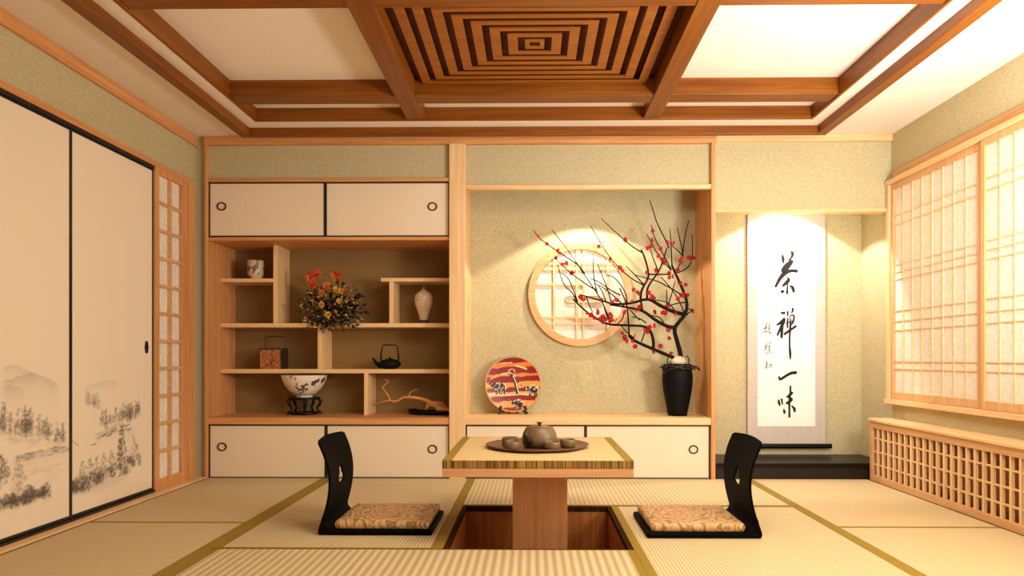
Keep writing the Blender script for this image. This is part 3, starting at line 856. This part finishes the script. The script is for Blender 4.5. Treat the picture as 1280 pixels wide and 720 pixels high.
# bamboo box
p0 = PY(324, 460.5, 5.50); p1 = PY(351.5, 460.5, 5.50); z0 = sC; h = .165
bx = thing('bamboo_box', ((p0.x+p1.x)/2, 5.575, z0), 'square woven bamboo box with tall thin handle on the middle left shelf', 'box')
box(p0.x, p1.x, 5.50, 5.65, z0, z0+h-.012).build('woven_body', bamboom, bx, .003)
m = MB(); t = .008
for a in (p0.x-.002, p1.x-t+.002):
    for b in (5.498, 5.652-t): m.box(a, a+t, b, b+t, z0, z0+h)
m.box(p0.x-.003, p1.x+.003, 5.497, 5.653, z0+h-.012, z0+h)
m.box(p0.x+.10, p0.x+.105, 5.497, 5.50, z0, z0+h-.012)
m.build('dark_frame', claydark, bx, .001)
box(p1.x-.002, p1.x+.003, 5.506, 5.644, z0+.004, z0+h-.014).build('side_board', claydark, bx)
hx0, hx1 = p0.x+.02, p1.x+.012
MB().tube([(hx0, 5.575, z0+h-.002), (hx0, 5.575, z0+h+.085), (hx0+.006, 5.575, z0+h+.092), (hx1-.012, 5.575, z0+h+.092), (hx1-.006, 5.575, z0+h+.085), (hx1-.006, 5.575, z0+h-.002)], .0045, 8).build('handle', claydark, bx)

# cast iron kettle
c = PY(487.5, 461, 5.53); c.z = sC
kt = thing('iron_kettle', c, 'squat black iron kettle with square hoop handle on the middle right shelf', 'kettle')
MB().lathe(c, [(0, 0), (.045, 0), (.070, .012), (.086, .034), (.084, .05), (.060, .070), (.03, .078), (0, .079)], 44).build('body', iron, kt, smooth=True)
ld = MB().lathe(c+Vector((0, 0, .072)), [(0, 0), (.034, 0), (.030, .008), (0, .012)], 30).build('lid', iron, kt, smooth=True)
MB().lathe(c+Vector((0, 0, .083)), [(0, 0), (.005, 0), (.008, .008), (.004, .014), (0, .014)], 14).build('knob', iron, ld, smooth=True)
MB().tube([c+Vector(q_) for q_ in ((-.055, -.01, .028), (-.085, -.012, .034), (-.112, -.014, .052), (-.128, -.015, .082), (-.138, -.016, .084))], [.026, .020, .014, .008, .006], 12).build('spout', iron, kt, smooth=True)
MB().tube([c+Vector(q_) for q_ in ((-.066, 0, .060), (-.072, 0, .085), (-.070, 0, .115), (-.060, 0, .175), (-.050, 0, .187), (0, 0, .191), (.050, 0, .187), (.058, 0, .175), (.066, 0, .115), (.068, 0, .085), (.064, 0, .060))],
          [.006, .007, .006, .0045, .0045, .0045, .0045, .0045, .006, .007, .006], 8).build('handle', iron, kt, smooth=True)

# bowl on a carved stand
c = PY(380.5, 518, 5.52); c.z = .453
st = thing('bowl_stand', c, 'dark carved wooden stand with curled legs under the large bowl', 'stand')
MB().lathe(c+Vector((0, 0, .118)), [(.060, 0), (.118, 0), (.118, .018), (.060, .018), (.060, 0)], 40).build('top_ring', lacquer, st)
MB().lathe(c+Vector((0, 0, .006)), [(.075, 0), (.105, 0), (.105, .014), (.075, .014), (.075, 0)], 40).build('base_ring', lacquer, st)
for i in range(5):
    a = math.radians(-90+20+72*i); d = Vector((math.cos(a), math.sin(a), 0)); sd = Vector((-d.y, d.x, 0))
    MB().tube([c+d*r+Vector((0, 0, z)) for r, z in ((.105, .125), (.128, .108), (.118, .075), (.098, .055), (.108, .030), (.130, .012), (.128, .008))],
              [.010, .013, .012, .009, .009, .011, .008], 8).build('leg', lacquer, st, smooth=True)
cb_ = c+Vector((0, 0, .128))
def bowlcol(v):
    bg = np.array(lin(236, 222, 198)); a = math.atan2(v.y, v.x)
    n1 = noise.noise(Vector((v.x, v.y, v.z))*34); n2 = noise.noise(Vector((v.x, v.y, v.z))*60+Vector((5, 5, 5)))
    band = abs((v.z-.02)-(.030+.085*((a+1.7)/1.4)))      # a spray rising to the right
    if -1.75 < a < .1 and band < .030 and n1+.5*n2 > .02: return tuple(np.array(lin(60, 36, 24))*.8+bg*.06)
    if n1 > .48: return lin(176, 130, 90)
    return tuple(bg)
bprof = [(0, 0), (.062, 0), (.064, .014), (.085, .026), (.122, .060), (.150, .100), (.168, .140), (.175, .172), (.171, .174), (.160, .145), (.112, .065), (.06, .035), (0, .03)]
pr2 = []
for (a, b) in zip(bprof[:-1], bprof[1:]):
    for i in range(4): pr2.append((a[0]+(b[0]-a[0])*i/4, a[1]+(b[1]-a[1])*i/4))
pr2.append(bprof[-1])
tag(MB().lathe(cb_+Vector((0, 0, .0085)), pr2, 120, bowlcol).build('porcelain_bowl', cer_paint, None, smooth=True),
    'large white porcelain bowl with dark floral spray on a carved stand', 'bowl')

# driftwood on a black dish
c = PY(541, 518, 5.50); c.z = .453
m = MB(); n = 40; vs = []
for (k_, z) in ((.55, 0), (.9, .006), (1, .030), (.97, .034), (.86, .020), (0.01, .014)):
    for i in range(n):
        a = 2*math.pi*i/n; bump_ = 1+.05*math.sin(3*a)
        vs.append(c+Vector((.205*k_*bump_*math.cos(a), .085*k_*bump_*math.sin(a), z+(.010 if math.cos(a) < -.7 and k_ > .9 else 0))))
m.add(vs, [(a*n+i, a*n+(i+1) % n, (a+1)*n+(i+1) % n, (a+1)*n+i) for a in range(5) for i in range(n)]+[tuple(range(n))])
tag(m.build('shallow_dish', lacquer, None, smooth=True), 'shallow black oval dish under the driftwood on the lower shelf', 'dish')
dw = MB(); Yd = 5.49
W_ = lambda x, y, yy=Yd: PY(x, y, yy)
dw.tube([W_(562, 514), W_(553, 510), W_(545, 506), W_(538, 505), W_(535.5, 502), (W_(531, 500)), W_(527, 498.7, 5.48), W_(518, 497, 5.47), W_(511, 496.5, 5.46), W_(504, 496.7, 5.46), W_(499, 500, 5.47), W_(493.7, 502.2, 5.47), W_(488, 500.5, 5.47), W_(481, 501.5, 5.48), W_(472, 504.5, 5.49), W_(466, 507, 5.5)],
        [.012, .034, .032, .026, .020, .015, .013, .012, .011, .010, .009, .009, .008, .006, .004, .002], 10)
dw.tube([W_(487.5, 500.8, 5.47), W_(486, 495), W_(482, 490), W_(478, 484), W_(481, 481), W_(485.7, 477), W_(483, 474.5), W_(479, 474)], [.008, .0065, .006, .005, .0045, .004, .003, .002], 8)
dw.tube([W_(511, 496.5, 5.46), W_(512.5, 491), W_(517, 488), W_(523, 486.5)], [.006, .004, .003, .0015], 6)
dw.tube([W_(558, 513), W_(551, 504), W_(548, 502)], [.03, .016, .006], 8)
dw.tube([W_(545, 509, 5.46), W_(556, 512.5, 5.46), W_(566, 514, 5.46)], [.026, .028, .01], 8)
dw.tube([W_(536, 504), W_(534, 509), W_(532, 513)], [.016, .014, .008], 8)
tag(dw.build('driftwood', driftm, None, smooth=True), 'bare orange driftwood branch rising from a black dish', 'driftwood')

# flower arrangement
random.seed(11)
c = PY(415, 402, 5.47); c.z = sB
fa = thing('flower_arrangement', c, 'dense dried flower arrangement with orange blooms hanging over the upper shelf', 'flower arrangement')
MB().lathe(Vector((c.x, 5.55, sB)), [(0, 0), (.06, 0), (.085, .03), (.08, .06), (.07, .062), (0, .05)], 28).build('basket', claydark, fa, smooth=True)
lm = MB(); sm = MB()
def leaf(m, p, d, L, wd, col):
    d = d.normalized(); s_ = d.cross(Vector((random.uniform(-1, 1), random.uniform(-1, 1), random.uniform(-1, 1)))).normalized()
    nrm = d.cross(s_)
    pts = [p, p+d*L*.35+s_*wd+nrm*L*.05, p+d*L*.75+s_*wd*.8, p+d*L-nrm*L*.08, p+d*L*.75-s_*wd*.8, p+d*L*.35-s_*wd+nrm*L*.05, p+d*L*.5-nrm*wd*.4]
    m.add(pts, [(0, 1, 6), (1, 2, 6), (2, 3, 6), (3, 4, 6), (4, 5, 6), (5, 0, 6)], col)
cols = [lin(26, 22, 16)]*5+[lin(44, 36, 20)]*4+[lin(110, 86, 42)]*2+[lin(176, 138, 72)]*2+[lin(212, 176, 112)]*2+[lin(80, 64, 56)]*2
base = Vector((c.x, 5.54, sB+.05))
for i in range(150):
    # stem ends fill a mound in front of the shelf
    th = random.uniform(0, 2*math.pi); r = random.random()**.55
    px, py = 416+46*r*math.cos(th), 384-34*r*math.sin(th)
    if py > 406: py = 406+(py-406)*.7
    if px > 445 and py < 365: py += 18
    yy = 5.43+.10*(1-r)*random.random()-.07*(1-r)*random.random()+random.uniform(-.02, .05)
    if py > 400: yy = min(yy, 5.415)
    e = PY(px, py, yy)
    mid = base.lerp(e, .5)+Vector((0, -.02, .03))
    if py > 400: mid = Vector((e.x*.7+base.x*.3, 5.41, sB+.045))
    sm.tube([base, mid, e], [.002, .0016, .001], 4)
    for k_ in range(7):
        t_ = random.uniform(.35, 1); q_ = (mid.lerp(e, (t_-.35)/.65))
        dd = (e-base).normalized()+Vector((random.uniform(-1, 1), random.uniform(-1, .6), random.uniform(-.9, .8)))
        leaf(lm, q_, dd, random.uniform(.024, .046), random.uniform(.006, .0125), random.choice(cols))
lm.build('foliage', leaf_paint, fa); sm.build('stems', bark, fa)
def bloom(px, py, R, colA, colB, yy):
    m = MB(); c_ = PY(px, py, yy)
    for ring, (cnt, el, L) in enumerate(((9, .1, 1.), (8, .55, .85), (6, 1.0, .6))):
        for i in range(cnt):
            a = 2*math.pi*(i+.5*ring)/cnt
            ax = Vector((math.cos(a)*math.cos(el), -math.sin(el)*.7-.15, math.sin(a)*math.cos(el)+.25*math.sin(el)))
            leaf(m, c_, ax, R*L, R*.24, colA if random.random() < .6 else colB)
    return m.build('bloom', leaf_paint, fa)
O1, O2, PK, YL, YB_ = lin(222, 110, 40), lin(196, 80, 30), lin(222, 58, 66), lin(226, 180, 74), lin(200, 140, 60)
for a in ((388, 346, .052, O1, O2, 5.42), (396, 342, .048, PK, O1, 5.41), (391, 356, .045, O2, O1, 5.43), (421, 345, .055, O1, O2, 5.42), (409, 358, .042, O1, YB_, 5.40),
          (420, 362, .032, YL, YB_, 5.38), (427, 364, .032, YL, O1, 5.38), (402, 366, .036, YB_, O2, 5.39), (402, 381, .030, YL, YB_, 5.37), (432, 360, .028, O2, YB_, 5.42), (410, 394, .034, YL, YB_, 5.36), (424, 376, .026, YL, YB_, 5.37)): bloom(*a)

# ------------------------------------------------------------------ alcove: plate on its stand
pc = PY(641.5, 480, 5.60); RP = .224
m = MB(); nr, na = 60, 150; vs = []; cs = []
DR, OR, OR2, BG, BK, WH = (np.array(lin(*q_)) for q_ in ((132, 22, 22), (240, 128, 48), (246, 156, 70), (214, 170, 110), (24, 18, 16), (226, 206, 168)))
def seg(u, v, pts, w_):
    d = 9
    for (a, b) in zip(pts[:-1], pts[1:]):
        ax, ay, bx_, by = a[0], a[1], b[0], b[1]; L2 = (bx_-ax)**2+(by-ay)**2
        t_ = max(0, min(1, ((u-ax)*(bx_-ax)+(v-ay)*(by-ay))/L2)); d = min(d, math.hypot(u-ax-t_*(bx_-ax), v-ay-t_*(by-ay)))
    return d < w_
def Q(x, y): return ((x-375)/280, (335-y)/270)
def elephant(u, v, cx_, cy_, s_, flip=1):
    x, y = (u-cx_)/s_*flip, (v-cy_)/s_
    if (x/.17)**2+((y-.03)/.13)**2 < 1 or ((x+.2)/.10)**2+((y-.06)/.10)**2 < 1: return 1
    for lx in (-.12, -.03, .06, .14):
        if abs(x-lx) < .03 and -.22 < y < 0: return 1
    if seg(x, y, [(-.26, .08), (-.36, .14), (-.44, .20)], .028): return 1
    if ((x+.0)/.22)**2+((y-.03)/.18)**2 < 1: return 2
    return 0
def platecol(u, v):
    r = math.hypot(u, v)
    if r > .955: return lin(206, 150, 90)
    wob = noise.noise(Vector((u*3, v*6, 2)))*.06+u*.05
    y = 335-(v-wob)*270
    bands = ((130, DR), (172, OR), (238, DR), (262, OR), (322, DR), (372, OR2), (412, DR), (448, BG), (502, DR), (560, OR2), (999, DR))
    for lim, cc in bands:
        if y < lim: col = cc; break
    for (pts, w_, cc) in (((Q(255, 240), Q(340, 225), Q(400, 262)), .022, WH), ((Q(150, 290), Q(220, 250), Q(320, 245)), .022, BG), ((Q(230, 135), Q(300, 130), Q(360, 128)), .016, WH),
                          ((Q(400, 155), Q(450, 170), Q(510, 190)), .026, WH), ((Q(355, 250), Q(385, 285), Q(400, 340), Q(418, 425)), .055, BK), ((Q(350, 240), Q(330, 205), Q(350, 190), Q(385, 195), Q(390, 225)), .02, BG),
                          ((Q(372, 260), Q(395, 300), Q(410, 350), Q(428, 420)), .018, WH), ((Q(110, 430), Q(220, 440), Q(400, 440), Q(500, 430), Q(640, 450)), .02, WH)):
        if seg(u, v, pts, w_): col = cc
    for (ex, ey, s_) in ((245, 375, 1.05), (575, 395, .95), (430, 530, .85)):
        cx_, cy_ = Q(ex, ey); e = elephant(u, v, cx_, cy_, s_)
        if e == 1: col = BK if noise.noise(Vector((u*18, v*18, 1))) < .25 else WH
        elif e == 2 and noise.noise(Vector((u*14, v*14, 7))) > -.1: col = WH
    return tuple(col)
tilt = math.radians(9)
for i in range(nr+1):
    r = i/nr
    for j in range(na):
        a = 2*math.pi*j/na; u, v = r*math.cos(a), r*math.sin(a)
        dep = -.022*(r**3)
        vs.append((pc.x+u*RP, pc.y+dep*1.0+v*RP*math.sin(tilt), pc.z+v*RP*math.cos(tilt))); cs.append(platecol(u, v))
fs = [(i*na+j, i*na+(j+1) % na, (i+1)*na+(j+1) % na, (i+1)*na+j) for i in range(nr) for j in range(na)]
m.v = vs; m.f = fs; m.c = cs
pl = m.build('decorative_plate', cer_paint, None, smooth=True)
so = pl.modifiers.new('solid', 'SOLIDIFY'); so.thickness = .008; so.offset = -1
tag(pl, 'round orange and dark red striped plate painted with elephants and a tree', 'plate')
ps = thing('plate_stand', (pc.x, 5.60, .453), 'small dark wooden stand holding the striped elephant plate', 'plate stand')
bz = .453
MB().box(pc.x-.10, pc.x+.10, 5.555, 5.575, bz+.024, bz+.048).build('front_rail', claydark, ps, .003)
for sx_ in (-1, 1):
    MB().tube([(pc.x+sx_*.095, 5.535, bz+.065), (pc.x+sx_*.10, 5.548, bz+.045), (pc.x+sx_*.092, 5.56, bz+.028), (pc.x+sx_*.104, 5.55, bz+.012), (pc.x+sx_*.108, 5.545, bz+.008)], [.009, .015, .014, .014, .013], 8).build('front_leg', claydark, ps, smooth=True)
    MB().tube([(pc.x+sx_*.03, 5.558, bz+.030), (pc.x+sx_*.03, 5.548, bz+.010)], .012, 8).build('front_leg', claydark, ps, smooth=True)
    MB().tube([(pc.x+sx_*.08, 5.57, bz+.030), (pc.x+sx_*.08, 5.66, bz+.008), (pc.x+sx_*.08, 5.655, bz+.15)], .006, 8).build('rear_leg', claydark, ps)

# ------------------------------------------------------------------ alcove: vase and plum branches
vc = PZ(849.3, 520.3, .453); vc = Vector((vc.x, vc.y+.075, .453))
vs_ = thing('tall_vase', vc, 'tall black tapering vase with cord tied round its neck in the alcove', 'vase')
MB().lathe(vc, [(0, 0), (.072, 0), (.076, .02), (.092, .10), (.108, .19), (.117, .27), (.116, .32), (.104, .365), (.092, .385), (.092, .398), (.082, .400), (.078, .385), (0, .37)], 56).build('body', vaseb, vs_, smooth=True)
cm = MB()
for k_, (rz, rr_) in enumerate(((.362, .112), (.374, .108), (.386, .102))):
    cm.tube([vc+Vector((rr_*math.cos(a), rr_*math.sin(a), rz+.008*math.sin(3*a+k_*2)))
             for a in [2*math.pi*i/36 for i in range(37)]], .008, 8)
R2 = random.Random(5)
for i in range(30):
    a = R2.uniform(math.pi, 2*math.pi); b = vc+Vector((.108*math.cos(a), .108*math.sin(a), .37))
    cm.tube([b, b+Vector((R2.uniform(-.03, .03), -.018, R2.uniform(-.005, .02))), b+Vector((R2.uniform(-.04, .04), -.008, R2.uniform(-.02, .012)))], [.009, .008, .004], 6)
cm.tube([vc+Vector(q_) for q_ in ((.09, -.05, .375), (.125, -.06, .378), (.150, -.06, .362), (.160, -.06, .345))], [.010, .010, .008, .004], 8)
cm.tube([vc+Vector(q_) for q_ in ((-.105, -.03, .375), (-.12, -.05, .350), (-.108, -.06, .325), (-.095, -.08, .345))], [.008, .009, .008, .005], 8)
for sx_ in (-1, 1):
    cm.tube([vc+Vector((sx_*(.055+.028*math.sin(t_)), -.03, .385+.038*(1-math.cos(t_)))) for t_ in [math.pi*i/8*.95 for i in range(9)]], .0055, 6)
cm.build('neck_cord', plain('dark_cord', (.014, .010, .008), .5), vs_, smooth=True)
tag(MB().lathe(vc+Vector((0, 0, .385)), [(0, 0), (.045, 0), (.066, .022), (.064, .045), (.045, .066), (.02, .074), (0, .075)], 36).build('pale_stone', whitest, None, smooth=True),
    'smooth pale rounded stone sitting in the mouth of the black vase', 'stone')

def YD(x, y):      # gentle depth sway of the branches
    return vc.y+.0+.07*math.sin((x-849)*.045)+.05*math.sin((y-440)*.03)*(1 if y < 440 else 0)-.03*(849-x)/180
def B(x, y): return PY(x, y, YD(x, y))
def smooth_pts(pts, it=2):
    for _ in range(it):
        out = [pts[0]]
        for a, b in zip(pts[:-1], pts[1:]):
            out += [tuple(a[i]*.75+b[i]*.25 for i in (0, 1)), tuple(a[i]*.25+b[i]*.75 for i in (0, 1))]
        out.append(pts[-1]); pts = out
    return pts
bm_ = MB()
def branch(pts, w0, w1):      # widths in pixels of the photo, ~6.2 mm each
    p_ = smooth_pts(pts); n_ = len(p_); w0 *= 1.15; w1 *= 1.15
    bm_.tube([B(*q_) for q_ in p_], [(w0+(w1-w0)*i/(n_-1))*.0031 for i in range(n_)], 7)
TH = [
 ([(851, 452), (850.8, 442), (846, 425), (842, 411), (849, 402), (856, 394), (859, 384), (858, 374), (853.6, 362.5), (846.7, 347), (839.7, 332)], 5.4, 2.4),
 ([(842.5, 409.5), (833, 408), (818, 399.5), (805, 389), (794, 386), (780, 383.5), (762, 381)], 4.6, 1.4),
 ([(855, 393), (846, 391), (835.6, 387.5), (821.7, 380), (814, 375), (807, 373.8), (794, 378), (780, 380.3), (766, 380), (752.5, 376), (740, 372.5), (727.5, 369)], 4.6, 1.3),
 ([(801, 377), (800.8, 372), (801.5, 364), (805, 357), (810, 348.6), (811, 341.7), (807, 325), (801.5, 311.8)], 3.0, 1.7),
 ([(803, 389), (802, 381), (801, 374)], 2.2, 2.2),
 ([(809, 374), (808.5, 361), (814.7, 351.4), (823, 340), (828.6, 327.8), (833.5, 309.7)], 2.6, 1.3),
 ([(811, 343), (822, 343), (836, 343)], 1.8, 1.4),
 ([(846, 449), (836.6, 445), (816.6, 436.6), (797.7, 428.4), (790, 424), (785.5, 419)], 4.2, 2.8),
 ([(816.6, 436), (817, 428), (815.4, 419), (812, 412), (806, 407.5), (783.6, 406.5), (765, 406), (755, 403.8), (740, 395), (728.7, 386), (716, 373.7)], 3.6, 1.6),
 ([(786.5, 421), (786, 410), (785, 395), (784, 382), (780, 372), (774.6, 360)], 2.0, 1.2),
]
TN = [
 [(762, 398), (757, 388), (752, 374.5), (732, 345.7), (710.5, 313), (689.8, 287)],
 [(731, 342), (723, 331), (698, 315), (682.6, 304), (674, 298), (667, 288)],
 [(745, 362), (740, 360), (728, 352), (714, 342), (701, 330), (693, 322)],
 [(805, 357), (802, 355), (790, 349), (775.5, 336.6), (761, 320.4), (748, 299), (738.5, 282.5)],
 [(803, 316), (790, 308), (781, 300.5), (765, 286), (751, 272.6)],
 [(836, 310), (834, 304), (821, 279), (816, 262), (812, 250)],
 [(839, 337), (831, 322), (825, 311), (817, 295), (814, 281)], [(839, 338), (821, 317), (808.7, 293)],
 [(842, 339), (848.4, 334.8), (854, 318.6), (850, 300), (846.6, 284)],
 [(853, 321), (855.7, 297), (861, 275)], [(846, 341), (850, 340), (860, 335), (864.7, 325.8), (866, 310), (865, 293)],
 [(840, 332), (839, 310), (837.6, 286)], [(854, 320), (847, 313), (839, 306)], [(823, 340), (821, 334), (816, 322), (813, 312)],
 [(855, 390), (850, 378), (839.7, 361), (826, 346)], [(851, 368), (839.7, 361), (821.7, 351), (805, 347), (794, 343.8)],
 [(834, 385), (839, 370), (844, 351)], [(833.5, 385), (833.5, 362.5)], [(746.6, 367), (742, 347.5), (741, 318.6)],
 [(764.7, 381), (761, 365.5), (753, 345), (746.6, 329.4)], [(784, 380), (782.7, 365.5), (768, 345.7), (757.5, 344)],
 [(722, 380), (716, 365.5), (704, 356.5), (697, 331)], [(722, 378), (719.6, 370), (714, 355), (709, 345.7), (701, 341)],
 [(775.5, 369), (764.7, 363.7), (750, 353), (737.6, 347.5)], [(780, 383), (770, 372), (755, 360), (748, 356)],
 [(757, 376), (752, 362), (745, 354)], [(733, 371), (736, 380), (741, 391)], [(762, 402), (758, 394), (754, 380)],
 [(800, 400), (795, 396), (790, 390), (786, 386)], [(808, 404), (800, 398), (790, 396)], [(780, 392), (778, 400), (770, 406)],
 [(802, 427), (806, 415), (809, 409)], [(845, 391), (838, 380), (828, 376), (815, 375)], [(856, 378), (846, 379), (835, 383)],
 [(793, 423), (782, 414), (776, 406)], [(831, 406), (825, 396), (812, 394)], [(866, 388), (860, 386)], [(858, 394), (862, 390), (866, 388)],
 [(805, 356), (794, 344), (783, 333)],
]
for p_, a, b in TH: branch(p_, a, b)
for p_ in TN: branch(p_, 1.6, .85)
br_ = thing('plum_branches', (vc.x, vc.y, .84), 'dark bare plum branches with red blossoms spreading left from the black vase', 'branch')
bm_.build('branches', bark, br_, smooth=True)
BL = [(672,296),(683,305),(697,313),(700,317),(695,323),(703,330),(707,329),(715,342),(726,371),(729,375),(762,323.5),(774,335),(778,339),(781,300.5),(748,308),(752,375),(809,341),(808,354),(821,338),(823,342),(836,342),(840,346),(837,347),(847,337),(845,341),(850,354),(857,356),(849,326),(852,323),(851,328),(861,322),(866,323),(834,303),(838,305),(842,304),(826,311),(824,320),(826,324),(830,328),(808,310),(813,309),(815,289),(814,300),
 (792,362),(796,364),(799,367),(811,366),(814,370),(817,373),(813,374),(789,378),(799,383.5),(796,388),(834,384),(831,391),(828,391),(847,374),(852,371),(859,369),(866,388),(746,388),(748,391),(738,394),(733,392),(742,397),(753,396),(762,393),(765,396),(757,399),(761,402),(754,402),(750,399),(764,401),(779.5,390),(778,417),(781,421),(783,426),(780,424),(793,420),(791,426),(794,433),(806,412),(809,415),(811,409),(817,407),(836,412),(837,423),(838,441),(825,432.6),(817,440),(770,376),(766,378),(854,368),(819,390),(843,391)]
RB = random.Random(2)
fm = MB()
for i in range(5):
    a = 2*math.pi*i/5; ca_, sa_ = math.cos(a), math.sin(a)
    ctr = Vector((ca_*.0095, 0, sa_*.0095)); n_ = 8
    vs = [ctr+Vector((.0068*math.cos(2*math.pi*j/n_), -.004, .0068*math.sin(2*math.pi*j/n_))) for j in range(n_)]+[ctr*.9+Vector((0, .003, 0))]
    fm.add(vs, [(j, (j+1) % n_, n_) for j in range(n_)])
fm.lathe((0, 0, 0), [(0, -.004), (.004, -.002), (.004, .002), (0, .004)], 8)
first = None
for (x, y) in BL[:98]:
    p_ = B(x, y)+Vector((RB.uniform(-.003, .003), -.008, RB.uniform(-.003, .003)))
    if first is None:
        first = fm.build('blossom', red, None); first.location = (0, 0, 0)
        first.data.transform(Matrix.Translation(-Vector((0, 0, sum(v.co.z for v in first.data.vertices)/len(first.data.vertices)))))
        o = first
    else:
        o = first.copy(); COL.objects.link(o)
    o.parent = br_; o.location = p_-Vector((vc.x, vc.y, .84))
    o.rotation_euler = (RB.uniform(-.7, .7), RB.uniform(0, 6), RB.uniform(-.8, .8)); s_ = RB.uniform(.95, 1.45); o.scale = (s_, s_*1.3, s_)

# ------------------------------------------------------------------ hanging scroll
YS_ = 5.70
pA = PY(934.5, 555, YS_-.004); pB = PY(1031.5, 555, YS_-.004)
scr = thing('hanging_scroll', ((pA.x+pB.x)/2, YS_, .2), 'tall hanging calligraphy scroll with grey silk mount in the right niche', 'scroll')
box(pA.x, pB.x, YS_-.004, YS_, PY(980, 556, YS_).z, 2.36).build('silk_mount', silk, scr)
w0, w1 = PY(947, 400, YS_-.006), PY(1019, 533, YS_-.006); wt = PY(980, 292, YS_-.006)
box(w0.x, w1.x, YS_-.006, YS_-.004, w1.z, wt.z).build('paper', paperw, scr)
cz = PY(980, 557.5, 5.68).z
xr = PY(1039.5, 558, 5.68).x; xl = pA.x-.05
MB().tube([(xl, 5.685, cz), (xr, 5.685, cz)], .019, 16).build('bottom_roller', lacquer, scr)
MB().tube([(xl, 5.685, 2.36), (xr, 5.685, 2.36)], .010, 12).build('top_rod', lacquer, scr)
layer = [0]
def brush(pts, off, f, mbx, ws=1.):
    layer[0] += 1; yy = YS_-.0066-.00001*layer[0]
    P2 = [(off[0]+x/f, off[1]+y/f, max(.4, w_/f*ws)) for x, y, w_ in pts]
    # resample smoothly (Catmull-Rom)
    out = []
    for i in range(len(P2)-1):
        a, b, c_, d = P2[max(i-1, 0)], P2[i], P2[i+1], P2[min(i+2, len(P2)-1)]
        for k_ in range(8):
            t_ = k_/8; out.append(tuple(.5*((2*b[j])+(-a[j]+c_[j])*t_+(2*a[j]-5*b[j]+4*c_[j]-d[j])*t_*t_+(-a[j]+3*b[j]-3*c_[j]+d[j])*t_**3) for j in range(3)))
    out.append(P2[-1])
    L = []; R = []
    for i, (x, y, w_) in enumerate(out):
        x2, y2 = out[min(i+1, len(out)-1)][:2]; x1_, y1_ = out[max(i-1, 0)][:2]
        tx, ty = x2-x1_, y2-y1_; l_ = math.hypot(tx, ty) or 1; nx_, ny_ = -ty/l_, tx/l_
        w_ *= 1+.08*noise.noise(Vector((x*1.7, y*1.7, 0)))
        L.append((x+nx_*w_/2, y+ny_*w_/2)); R.append((x-nx_*w_/2, y-ny_*w_/2))
    def cap(p, w_, a0):
        return [(p[0]+w_/2*math.cos(a0+math.pi*k_/6), p[1]+w_/2*math.sin(a0+math.pi*k_/6)) for k_ in range(1, 6)]
    n_ = len(L); vs = [PY(x, y, yy) for x, y in L+R]
    mbx.add(vs, [(i, i+1, n_+i+1, n_+i) for i in range(n_-1)])
    for e, (x, y, w_) in ((0, out[0]), (1, out[-1])):
        mbx.add([PY(x+w_/2*math.cos(2*math.pi*k_/14), y+w_/2*math.sin(2*math.pi*k_/14), yy-.000005) for k_ in range(14)], [tuple(range(14))])
km = MB(); A = (960, 312)
for s_ in ([(205,88,34),(213,140,46),(216,190,20)], [(310,45,12),(340,35,34),(345,75,44),(328,115,28),(300,150,36)], [(335,170,50),(285,215,84),(240,265,88),(205,290,52)],
           [(398,302,50),(365,298,46),(325,300,46),(270,312,58),(215,350,64),(160,420,48),(125,485,38),(108,518,34)], [(270,385,10),(292,425,44),(255,468,50),(212,506,32)],
           [(280,405,20),(274,520,22),(268,612,36)], [(305,505,16),(345,535,46),(362,590,36)], [(198,592,42),(208,588,42)], [(215,300,60),(240,330,60)]): brush(s_, A, 11.25, km)
km.build('character', inkm, scr); km = MB(); A = (964, 380)
for s_ in ([(125,112,22),(160,112,36)], [(75,258,24),(110,238,34),(160,190,36)], [(162,190,36),(150,235,44),(112,310,30),(80,385,26)], [(142,240,38),(133,330,38),(130,412,34)],
           [(205,100,26),(208,150,16)], [(270,60,30),(266,92,24),(250,112,10)], [(208,180,20),(203,240,26),(205,292,22)], [(225,170,12),(255,140,16),(282,145,22),(284,185,24),(268,232,26),(245,262,18)],
           [(215,232,14),(262,212,14)], [(168,375,30),(210,345,32),(268,306,28),(304,280,32)], [(240,180,16),(238,300,28),(231,400,24),(230,520,24),(238,620,32),(238,686,18)]): brush(s_, A, 10, km)
km.build('character', inkm, scr); km = MB(); A = (964, 456)
brush([(100,150,20),(113,182,32),(190,135,34),(250,105,38),(303,98,42)], A, 10, km)
km.build('character', inkm, scr); km = MB()
for s_ in ([(95,440,20),(98,475,34),(108,508,18)], [(130,432,26),(140,492,18)], [(240,272,24),(240,340,26),(228,450,30),(227,560,26),(228,648,28)],
           [(198,402,22),(230,380,34),(262,350,28)], [(212,400,26),(258,436,28),(200,478,36)], [(158,555,14),(165,590,36),(165,610,12)], [(260,515,20),(290,552,36),(292,582,26)]): brush(s_, A, 10, km)
km.build('character', inkm, scr)
A = (948, 398)
for strokes in (([(104,50,12),(92,110,20),(60,136,16)], [(100,110,14),(85,168,14)], [(65,178,12),(115,165,12),(155,186,22)], [(138,50,9),(136,150,18)], [(118,90,8),(152,86,8)], [(118,125,8),(152,122,8)]),
                ([(102,290,10),(97,392,14)], [(76,352,12),(116,330,9)], [(92,355,8),(72,400,12)], [(138,290,12),(160,322,12)], [(122,348,12),(152,345,12)], [(138,345,14),(134,398,18)], [(88,428,12),(110,440,10),(140,408,9),(166,432,12)]),
                ([(105,535,12),(104,622,14)], [(84,578,12),(122,560,10)], [(100,590,9),(84,622,12)], [(138,582,12),(168,570,10),(158,614,12)], [(148,570,10),(136,618,10)])):
    km = MB()
    for s_ in strokes: brush(s_, A, 10, km, .8)
    km.build('signature_character', greyink, scr)['label'] = 'small grey signature character'
